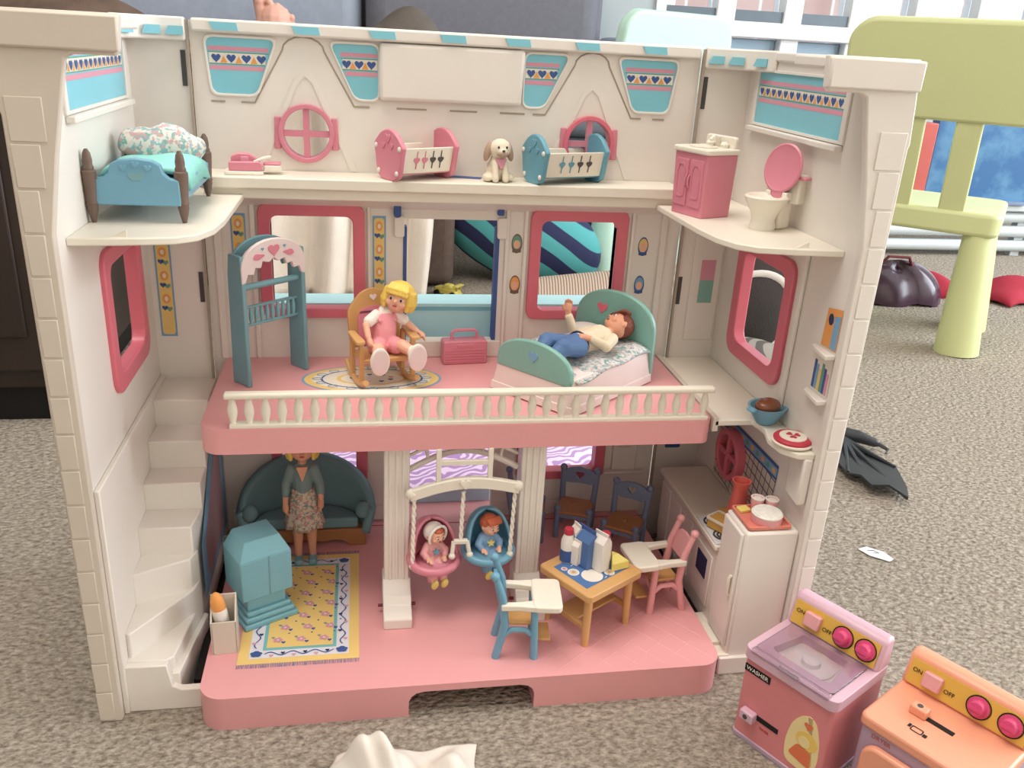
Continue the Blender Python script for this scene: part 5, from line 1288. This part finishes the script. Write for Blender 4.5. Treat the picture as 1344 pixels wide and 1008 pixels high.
def drape(name, m, label, cat, f, nu=34, nv=34, solid=.8):
    return tag(B().sheet(f, nu, nv).build(name, m, solid=solid), label, cat)
FLEECE = mat('cream_fleece', (232, 220, 206), 1.0, .05, .05, 20, .4, 250)
def fl(u, v):
    x = -36+40*u; s = v*70
    fold = 4.2*math.sin(13*u+1.3+.8*v)+1.8*math.sin(27*u+2*v)
    y = 128-abs(fold)*1.2-3*math.sin(3*u) if s < 44 else 128+(s-44)
    z = 2.5+s if s < 44 else 45.8+.9*math.sin(8*u+5*v)
    return (x+2*math.sin(4*v), y-5*max(0, 1-s/20), z)
drape('fleece_throw', FLEECE, 'cream fleece throw hanging over the front of the grey sofa', 'blanket', fl)
BRF = mat('brown_fur_throw', (116, 96, 84), 1.0, .05, .2, 14, .8, 220)
def br(u, v):
    x = -104+64*u; y = 136+56*v
    return (x, y, 45.5+12.5*math.exp(-((u-.45)**2*5+(v-.35)**2*9))+1.6*math.sin(9*u+5*v)+1.0*math.sin(17*v))
drape('fur_throw', BRF, 'brown fur throw bunched up on the left of the grey sofa', 'blanket', br)
GBR = mat('grey_brown_cloth', (104, 96, 90), .95, .1, .12, 20, .5, 200)
def gl(u, v):
    x = -12+26*u; y = 136+26*v
    return (x, y, 45.2+13.0*max(0, math.sin(math.pi*u))**.7*max(0, math.sin(math.pi*v))**.7+1.0*math.sin(10*u+4*v))
drape('crumpled_cloth', GBR, 'grey brown crumpled cloth heaped on the sofa beside the foot', 'cloth', gl)

# bare foot resting on the sofa
t = thing('person', 'bare foot of a person lying on the grey sofa above the dollhouse', 'person', (-26.0, 141, 45.6), 4)
b = B(); b.limb([(0, 2.4, 2.6), (0, 1.2, 6.0), (.2, .6, 9.4)], [2.6, 3.0, 3.2], 14)
b.ell((.2, .8, 8.8), (4.0, 1.9, 3.0), 18, 12)
for i, (x, z, r, L) in enumerate(((-3.0, 13.2, 1.2, 3.4), (-.9, 12.8, .78, 2.8), (.75, 12.0, .74, 2.4), (2.2, 11.1, .7, 2.0), (3.5, 10.1, .66, 1.6))):
    b.limb([(x*.9, .8, z-L), (x, .2, z-.4), (x, -.2, z)], [r*.85, r*.95, r], 10)
b.limb([(0, 2.6, 2.8), (0, 12, 3.6), (0, 26, 4.4)], [2.8, 3.0, 3.6], 14)
b.build('foot', mat('human_skin', (222, 168, 150), .55, .3, .04, 12), t, remesh=.22)
for i, (x, z, r) in enumerate(((-3.0, 13.6, .7), (-.9, 13.1, .42), (.75, 12.3, .4), (2.2, 11.4, .38), (3.5, 10.4, .36))):
    B().mx(TR(x, .75, z) @ RX(-20)).ell((0, 0, 0), (r, .18, r*.8), 10, 7).build('toenail', mat('nail', (236, 196, 184), .3), t)
B().tube([(0, 13, 3.9), (0, 22, 4.3), (0, 46, 5.5)], [3.9, 4.4, 5.6], 18).build('trouser_leg', SG2, t)

# things seen through the doll's house windows
STR = stripes('teal_navy_stripes', (38, 44, 88), (70, 172, 176), 5.2, (.5, .9, .5), 1.6)
b = B().mx(TR(28, 142, 12) @ RZ(-8) @ RY(22)); b.ell((0, 0, 0), (21, 9, 11.5), 30, 18); b.ell((-9, 2, 4), (11, 8, 13), 24, 14)
o = b.build('striped_bundle', STR, remesh=.8)
tag(o, 'teal and navy striped fabric bundle on the carpet behind the dollhouse', 'fabric')
t = thing('toy_car', 'small yellow toy racing car on the carpet behind the dollhouse doorway', 'toy car', (10.0, 128.0, 0), -38)
YC = mat('car_yellow', (214, 196, 80), .35, .5)
B().loft(rr(-3.2, 3.2, -1.4, 1.4, .5), .7, rr(-3.0, 2.6, -1.2, 1.2, .5), 1.9).loft(rr(-1.2, 1.6, -1.0, 1.0, .3), 1.9, rr(-.6, 1.0, -.8, .8, .3), 2.8).build('car_body', YC, t, bevel=.15)
B().bx(2.2, 3.2, -1.5, 1.5, 2.7, 2.95).bx(2.5, 2.9, -.9, -.7, 1.7, 2.7).bx(2.5, 2.9, .7, .9, 1.7, 2.7).build('spoiler', YC, t)
B().loft(rr(-1.25, -.2, -.8, .8, .2), 1.95, rr(-.65, -.2, -.7, .7, .2), 2.7).build('windscreen', BLUE, t)
for x in (-2.0, 2.0):
    for y in (-1.4, 1.4): B().mx(TR(x, y, .75) @ RX(90)).lathe([(.5, -.3), (.75, -.25), (.75, .25), (.5, .3)], 16).build('wheel', BLACK, t)
RIB = stripes('ribbed_beige', (150, 124, 110), (212, 190, 170), 52, (0, 0, .15), .6)
o = tag(B().sheet(lambda u, v: (26+36*u, 112+18*v, .4+(5+4*u)*math.sin(math.pi*min(1, v*.9+.1))**.6), 24, 14).build('ribbed_blanket', RIB, solid=1.0), 'ribbed beige blanket lying on the carpet below the striped bundle', 'blanket')
t = thing('toy_figure', 'small black and teal toy figure standing on the carpet by the striped bundle', 'toy', (49.5, 156, 0), 20)
B().loft(rr(-2.2, 2.2, -1.6, 1.6, .5), 0, rr(-1.7, 1.7, -1.2, 1.2, .5), 5.0).build('figure_base', TEALG, t, bevel=.2)
B().loft(rr(-1.2, 1.2, -1.0, 1.0, .3), 5.0, rr(-1.5, 1.5, -1.1, 1.1, .3), 8.0).ell((0, 0, 8.9), (1.2, 1.1, 1.2)).build('figure_body', BLACK, t, bevel=.2)
CHR = mat('charcoal_cushion', (66, 60, 58), .9, .15, .08, 30, .4, 300)
t = thing('floor_cushion', 'charcoal cushion with white ring print seen through the right wing window', 'cushion', (57.5, 84, 0), -8)
B().ell((0, 0, 13), (11, 6.5, 13.5), 26, 18).build('cushion_body', CHR, t)
def onc(x, z): return -6.5*math.sqrt(max(.02, 1-(x/11)**2-((z-13)/13.5)**2))-.12
pts = [(2.0+7.2*math.cos(a), 11+7.8*math.sin(a)) for a in [2*math.pi*i/40 for i in range(41)]]
B().tube([(x, onc(x, z), z) for x, z in pts], .75, 6, flat=.3).build('ring_print', WHITE, t)
text('P', 4.2, WHITE, t, TR(-2.6, onc(-2.6, 22.0)-.3, 22.0) @ RX(60), 'letter_print', .05)
GRB = stripes('grey_rib_knit', (84, 78, 74), (142, 134, 126), 22, (0, .9, .3), 1.5)
o = tag(B().ell((0, 0, 4.6), (9.5, 6, 4.8), 24, 14).build('knit_cushion', GRB), 'grey ribbed knit cushion lying in front of the charcoal cushion', 'cushion', loc=(54.5, 71, 0), rz=-20)

# dark cabinet on the left
DW = mat('dark_brown_wood', (52, 40, 34), .45, .4, .25, 9)
t = thing('dark_cabinet', 'dark brown wooden cabinet left of the dollhouse', 'cabinet', (-92, 96, 0), 0)
B().bx(-46, 44, -33, 33, 5, 50).build('carcass', DW, t, bevel=.6)
B().bx(-44, 42, -32, 31, 0, 5).build('plinth', BLACK, t)
for x0, x1 in ((-45, -1), (0, 43.5)):
    d = B().bx(x0, x1, -34.2, -33, 8, 48).build('door', DW, t, bevel=.4)
    B().bx(x0+5, x1-5, -34.7, -34.1, 13, 43).build('door_panel', DW, d, bevel=.4)

# ------------------------------------------------------------------ green children's chairs
def kidchair(label, loc, rz, m, lean=10):
    t = thing('childs_chair', label, 'chair', loc, rz, "children's plastic chairs")
    B().prism(rr(-14, 14, -12.5, 12.5, 2.2, 6), 'z', 23.5, 28).build('seat', m, t, bevel=.8, seg=3)
    for sx in (-1, 1):
        for sy in (-1, 1): B().tube([(sx*11.8, sy*10.2, 0), (sx*11.2, sy*9.8, 12), (sx*10.6, sy*9.4, 24)], [4.2, 3.5, 2.7], 20).build('leg', m, t)
    M = TR(0, -11.0, 28) @ RX(lean)
    for sx in (-1, 1): B().mx(M).bx(sx*4.9-2.3, sx*4.9+2.3, -1.0, 1.0, -1.0, 19).build('back_slat', m, t, bevel=.3)
    B().mx(M).prism(rr(-18.5, 18.5, 16.5, 34, (5, 5, 2.6, 2.6), 8), 'y', -1.5, 1.5).build('backrest', m, t, bevel=.7, seg=3)
    return t
LG = mat('lime_green_plastic', (208, 214, 150), .4, .45, .03, 3)
kidchair('lime green plastic child chair standing right of the dollhouse', (106.6, 105, 0), -40, LG)
kidchair('green plastic child chair in colour paled for window glare, farther back', (55, 161, 0), 30, mat('window_lit_green_plastic', (190, 228, 212), .4, .45, .03, 3))  # same green as the lime chair, window overexposure put into the colour

# radiator shelf and books at the window wall
t = thing('low_radiator', 'low white tubular radiator along the wall under the window', 'radiator', (190, 176, 0))
RAD = mat('radiator_white', (196, 204, 206), .4, .4, .03, 3)
for z in (3.2, 7.6, 12.0): B().tube([(-64, 0, z), (110, 0, z)], 1.7, 14).build('tube', RAD, t)
for x in (-60, 0, 60): B().bx(x-1.5, x+1.5, .5, 3, 0, 13).build('bracket', RAD, t)
B().bx(-66, 112, -3, 14, 14, 16).build('top_shelf', RAD, t, bevel=.4)
o = B().bx(-18, 24, -2, 2, 0, 23).build('picture_book', mat('book_blue', (48, 104, 158), .4, .4, .25, 14, col2=(80, 136, 178), fac=(.45, .62)), bevel=.3)
tag(o, 'large blue picture book standing on the low shelf behind the green chair', 'book', loc=(173, 177, 16.05), rz=-6)
o = B().bx(-3.2, 3.2, -3, 3, 0, 22).build('red_book', mat('book_red', (196, 84, 74), .5), bevel=.3)
tag(o, 'upright red book left of the blue picture book', 'book', loc=(151.0, 178.5, 16.05), rz=-6)
for i, (x, m_, w, lb) in enumerate(((150, WHITE, 9, 'white magazine lying at the front of the low shelf'), (172, NAVY, 8, 'dark blue magazine lying at the front of the low shelf'))):
    o = B().prism(rr(-w, w, -1.4, 1.4, .3), 'z', 0, .9).build('magazine', m_, bevel=.1)
    tag(o, lb, 'magazine', loc=(x+6, 173.6, 16.05), rz=5-9*i)

t = thing('shiny_bag', 'shiny dark purple bag slumped on the carpet under the green chair', 'bag', (117, 126, 0), -12); t.scale = (.8, .8, .72)
PUR = mat('dark_purple_shiny', (64, 36, 58), .22, .6, .15, 12)
b = B()
def bagf(u, v):
    a = 2*math.pi*u; p = math.pi*.5*v
    r = math.cos(p)*(1+.16*math.sin(3*a+2)+.08*math.sin(7*a))
    return (13*r*math.cos(a), 7*r*math.sin(a), .2+12.5*math.sin(p)*(1+.12*math.cos(2*a))+.8*math.sin(5*a)*math.cos(p))
b.sheet(bagf, 26, 12).build('bag_body', PUR, t)
B().tube([(-6, 0, 11), (-4, -2, 15.5), (2, -2, 15.5), (5, 0, 10.5)], .5, 8).build('bag_strap', MAROON, t)
for i, (x, y, w, lb) in enumerate(((131, 134, 9, 'crumpled red cloth on the carpet left of the chair leg'), (153, 130, 11, 'crumpled red cloth on the carpet right of the chair leg'))):
    REDC = mat('red_cloth', (168, 36, 58), .85, .2, .1, 20)
    o = B().sheet(lambda u, v, w=w: (w*(2*u-1), w*.6*(2*v-1), .3+4.5*max(0, math.sin(math.pi*u))**.6*max(0, math.sin(math.pi*v))**.6+.6*math.sin(9*u+6*v)), 20, 16).build('red_cloth', REDC, solid=.4)
    tag(o, lb, 'cloth', group='red cloths', loc=(x, y, 0), rz=-10+30*i)

# ------------------------------------------------------------------ rubber bat, paper scrap, white cloth
t = thing('rubber_bat', 'black rubber toy bat with spread wing lying right of the dollhouse', 'toy bat', (64.5, 50.5, .4), 0)
BAT = mat('black_rubber', (44, 48, 54), .4, .5, .2, 30)
wing_ = [(-3.9, -.5), (-3.3, -3.2), (-.9, -5.1), (-.3, -8.3), (-.2, -11.4), (-1.6, -16.1), (-4.1, -20.1), (-5.0, -17.0), (-7.2, -16.6), (-7.1, -13.6), (-8.1, -12.2), (-7.7, -7.9), (-7.0, -3.0)]
n_ = len(wing_); 
b = B(); vs = [(x, y, .55+.5*math.sin(x*.8)+.03*abs(y)) for x, y in wing_]+[(x, y, .25+.5*math.sin(x*.8)+.03*abs(y)) for x, y in wing_]
b.add(vs, [tuple(range(n_)), tuple(range(n_, 2*n_))[::-1]]+[(i, (i+1) % n_, n_+(i+1) % n_, n_+i) for i in range(n_)])
w_ = b.build('wing', BAT, t)
for e in ((-4.1, -19.9), (-7.1, -16.4), (-8.0, -12.1), (-.3, -11.2)): B().tube([(-3.4, -2.6, 1.2), ((e[0]-3.4)*.5, (e[1]-2.6)*.5, 1.0), (e[0], e[1], .9)], [.5, .35, .18], 7).build('wing_bone', BAT, w_)
b = B(); b.limb([(-6.5, -2, 1.4), (-4, 0, 1.7), (-2.6, 1.2, 1.5)], [1.4, 1.7, 1.2]); b.ell((-1.8, 2.6, 1.6), (1.5, 1.6, 1.4)); b.limb([(-4, -.5, 1.4), (-1, -2.2, 1.4), (1.2, -3.5, .9)], [1.2, 1.0, .7])
b.build('bat_body', BAT, t, remesh=.3)
for x in (-2.6, -.9): B().lathe([(.5, 0), (.3, .9), (.05, 1.6)], 8, c=(x, 3.0, 2.3)).build('ear', BAT, t)
B().tube([(1.2, -3.5, 1.0), (2.4, -5.0, .5), (1.6, -5.8, .3)], [.35, .25, .12], 6).build('claw', BAT, t)
t = thing('paper_scrap', 'small torn scrap of white printed paper on the carpet', 'paper', (50.0, 20.3, .12), -32)
B().prism([(-1.9, .2), (-1.0, 1.2), (.9, .9), (2.0, -.2), (1.6, -1.0), (-.6, -.7)], 'z', 0, .06).build('paper', mat('paper_white', (236, 236, 238), .7), t)
B().tube([(-.9, .3, .08), (-.2, .6, .09), (.4, .3, .09), (-.2, 0, .09)], .06, 5, flat=.3).build('printed_squiggle', GREYD, t)
TIS = mat('white_tissue_cloth', (226, 216, 206), .9, .15, .05, 20, .3, 120)
def ti(u, v):
    x = -6.4+11.2*u; y = -9.5+8.3*v
    h = 4.9*math.exp(-((x+3.1)**2/7.5+(y+4.3)**2/5))+2.5*math.exp(-((x-2.9)**2/1.3+(y+4.6)**2/3))
    return (x+.3*math.sin(v*7), y+.3*math.sin(u*9), .2+h*(1+.10*math.sin(3.1*x+y))+.12*math.sin(2.4*x)*math.sin(2.1*y))
o = tag(B().sheet(ti, 50, 40).build('white_cloth', TIS, solid=.15), 'crumpled white cloth on the carpet in front of the pink base', 'cloth', loc=(-5.2, -3.0, 0))

# ------------------------------------------------------------------ toy washing machine and dryer
LAV = mat('lavender_pink_plastic', (214, 172, 190), .35, .5, .03)
WPK = mat('washer_pink', (222, 128, 132), .4, .5, .03)
PANY = mat('panel_yellow', (226, 176, 54), .5, .3, .04)
KNOB = mat('magenta_knob', (222, 60, 120), .35, .5, .03)
ORC = mat('peach_orange_plastic', (244, 160, 124), .35, .5, .03)
LILB = mat('lilac_body', (184, 156, 178), .4, .5, .03)
INK = mat('ink_black', (30, 28, 28), .6, .3, .02)
def console(t, body_m, w, d, h, btn):
    """raised control panel along the back edge"""
    prof = [(d/2-2.1, h), (d/2-1.4, h+2.5), (d/2-.9, h+2.7), (d/2, h+2.6), (d/2, h-.4), (d/2-1.6, h-.4)]
    c = B().prism(prof, 'x', -w/2, w/2).build('console', body_m, t, bevel=.3, seg=3)
    ang = math.degrees(math.atan2(.7, 2.5))
    M = TR(0, d/2-1.8, h+1.25) @ RX(-ang)
    B().mx(M).bx(-w/2+.35, w/2-.35, -.1, .0, -1.05, 1.0).build('console_label', PANY, c)
    B().mx(M).bx(-w/2+1.6, -w/2+3.0, -.6, 0, -.65, .6).build('push_button', btn, c, bevel=.12)
    for i, x in enumerate((w*.1, w*.34)):
        k = B().mx(M @ TR(x, -.1, 0) @ RX(90)).lathe([(.8, 0), (.8, .12), (.62, .16), (.56, .6), (.48, .7), (.01, .72)], 22).build('knob', KNOB, c)
        B().mx(M @ TR(x, -.82, 0)).bx(-.5, .5, -.12, .1, -.12, .12).build('knob_grip', KNOB, k)
        B().mx(M @ TR(x, -.13, 0)).ring(el2(0, 0, .92, .92, 24), el2(0, 0, .84, .84, 24), 'y', -.02, .02).build('dial_ring', INK, k)
    text('ON', .48, INK, c, M @ TR(-w/2+1.0, -.14, .15) @ RX(90), 'on_lettering')
    text('OFF', .48, INK, c, M @ TR(-w/2+3.6, -.14, -.25) @ RX(90), 'off_lettering')
def slider(t, x, M, m):
    B().mx(M).bx(x, x+2.2, -.06, .05, -.22, .22).build('slot', INK, t)
    B().mx(M).bx(x-1.1, x+.2, -.75, .0, -.45, .45).build('slide_knob', m, t, bevel=.12)
    B().mx(M @ TR(x-.5, -.76, 0) @ RX(90)).lathe([(.22, -.02), (.22, .02), (.01, .03)], 12).build('slide_dimple', GREYD, t)
w_, d_, h_ = 8.3, 7.8, 9.0
t = thing('toy_washing_machine', 'pink and lavender toy washing machine with clear lid', 'toy appliance', (27.0, -6.3, 0), -60)
B().prism(rr(-w_/2+.1, w_/2-.1, -d_/2+.15, d_/2-.1, .35), 'z', .3, h_-.9).build('cabinet', WPK, t, bevel=.1)
B().prism(rr(-w_/2, w_/2, -d_/2+.05, d_/2, .4), 'z', 0, .5).build('foot_rim', LILB, t, bevel=.08)
po = rr(-w_/2-.1, w_/2+.1, -d_/2-.1, d_/2, .7, 8)
cen = Vector((0, -.75))
pi_ = []
for q in po:
    a = math.atan2((q[1]-cen.y)/2.1, (q[0]-cen.x)/3.1)
    e = abs(math.cos(a))**3+abs(math.sin(a))**3
    pi_.append((cen.x+3.1*math.cos(a)/e**(1/3), cen.y+2.05*math.sin(a)/e**(1/3)))
B().ring(po, pi_, 'z', h_-1.0, h_).build('top_deck', LAV, t, bevel=.3, seg=3)
B().prism([(cen.x+(x-cen.x)*1.02, cen.y+(y-cen.y)*1.02) for x, y in pi_], 'z', h_-.95, h_-.8).build('tub_floor', WHITE, t)
B().lathe([(1.9, 0), (1.9, .12), (.8, .18), (.7, .5), (.3, .65), (.01, .65)], 28, c=(0, -.75, h_-.82)).build('agitator', WHITE, t)
LIDM = mat('clear_lilac_lid', (250, 240, 248), .04, .4, .01, trans=.97)
lid = B().prism(rr(-3.5, 3.5, -3.55, 1.7, .3), 'z', h_+.02, h_+.2).build('lid', LIDM, t, bevel=.06)
B().bx(-3.5, 3.5, -4.05, -3.5, h_-.25, h_+.25).build('lid_lip', LIDM, lid, bevel=.1)
B().bx(-.9, .9, -4.25, -3.9, h_-.05, h_+.2).build('lid_catch', LIDM, lid, bevel=.06)
console(t, LAV, w_, d_, h_, PINK)
F = TR(0, -d_/2+.14, 0)
B().mx(F).bx(-3.9, -1.5, -.06, .03, 6.75, 7.4).build('name_plate', INK, t)
text('WASHER', .52, WHITE, t, F @ TR(-2.7, -.08, 7.08) @ RX(90), 'washer_lettering')
slider(t, -2.2, F @ TR(0, 0, 3.0), LAV)
text('TIMER', .34, RED, t, F @ TR(-1.2, -.03, 2.2) @ RX(90), 'timer_lettering')
b = B()
b.mx(F).prism(soft([(.9, 1.1), (3.3, 1.0), (3.7, 2.6), (3.5, 4.6), (2.9, 6.3), (1.9, 6.3), (1.0, 5.0), (.7, 3.0)], .7), 'y', -.05, .03, 0)
b.prism(soft([(1.1, 2.0), (3.2, 1.6), (3.0, 3.2), (1.8, 3.4)], .4), 'y', -.07, .0, 1)
b.prism(el2(2.5, 4.0, .95, .85, 20), 'y', -.07, .0, 2); b.prism(el2(2.3, 3.8, .5, .5, 16), 'y', -.085, .0, 0)
b.prism(heart(2.4, 5.4, .4, 14), 'y', -.07, .0, 1)
b.build('sticker', [mat('sticker_cream', (238, 214, 150), .5), mat('sticker_orange', (226, 110, 60), .5), mat('sticker_yellow', (236, 196, 84), .5)], t, smooth=False)

wd2, dd2, hd2 = 9.6, 8.2, 8.2
t = thing('toy_tumble_dryer', 'peach orange toy tumble dryer cut off at the bottom right corner', 'toy appliance', (33.6, -14.1, 0), -60)
B().prism(rr(-wd2/2+.2, wd2/2-.2, -dd2/2+.25, dd2/2-.1, .35), 'z', 0, hd2-.8).build('cabinet', LILB, t, bevel=.1)
B().prism(rr(-wd2/2, wd2/2, -dd2/2, dd2/2, .6, 6), 'z', hd2-1.0, hd2).build('top_deck', ORC, t, bevel=.25, seg=3)
B().mx(TR(0, -dd2/2+.1, 0)).prism(rr(-3.9, 3.9, .6, 6.3, 1.2, 6), 'y', -.6, .1).build('door', ORC, t, bevel=.25, seg=3)
console(t, ORC, wd2, dd2, hd2, PINK)
slider(t, -wd2/2+3.3, TR(0, -.6, hd2) @ RX(-90) @ RZ(0), ORC)
b = B().mx(TR(-wd2/2+3.6, -2.4, hd2+.02))
b.ring(rr(-.45, .45, -.3, .3, .15), rr(-.37, .37, -.22, .22, .1), 'z', 0, .02).bx(-.7, -.5, -.1, .3, 0, .02).bx(.5, .8, -.3, .05, 0, .02)
b.build('printed_icon', INK, t)
text('DRYER', .5, mat('dark_orange_ink', (190, 84, 52), .5), t, TR(-wd2/2+1.9, -dd2/2+.22, hd2-1.5) @ RX(90), 'dryer_lettering')
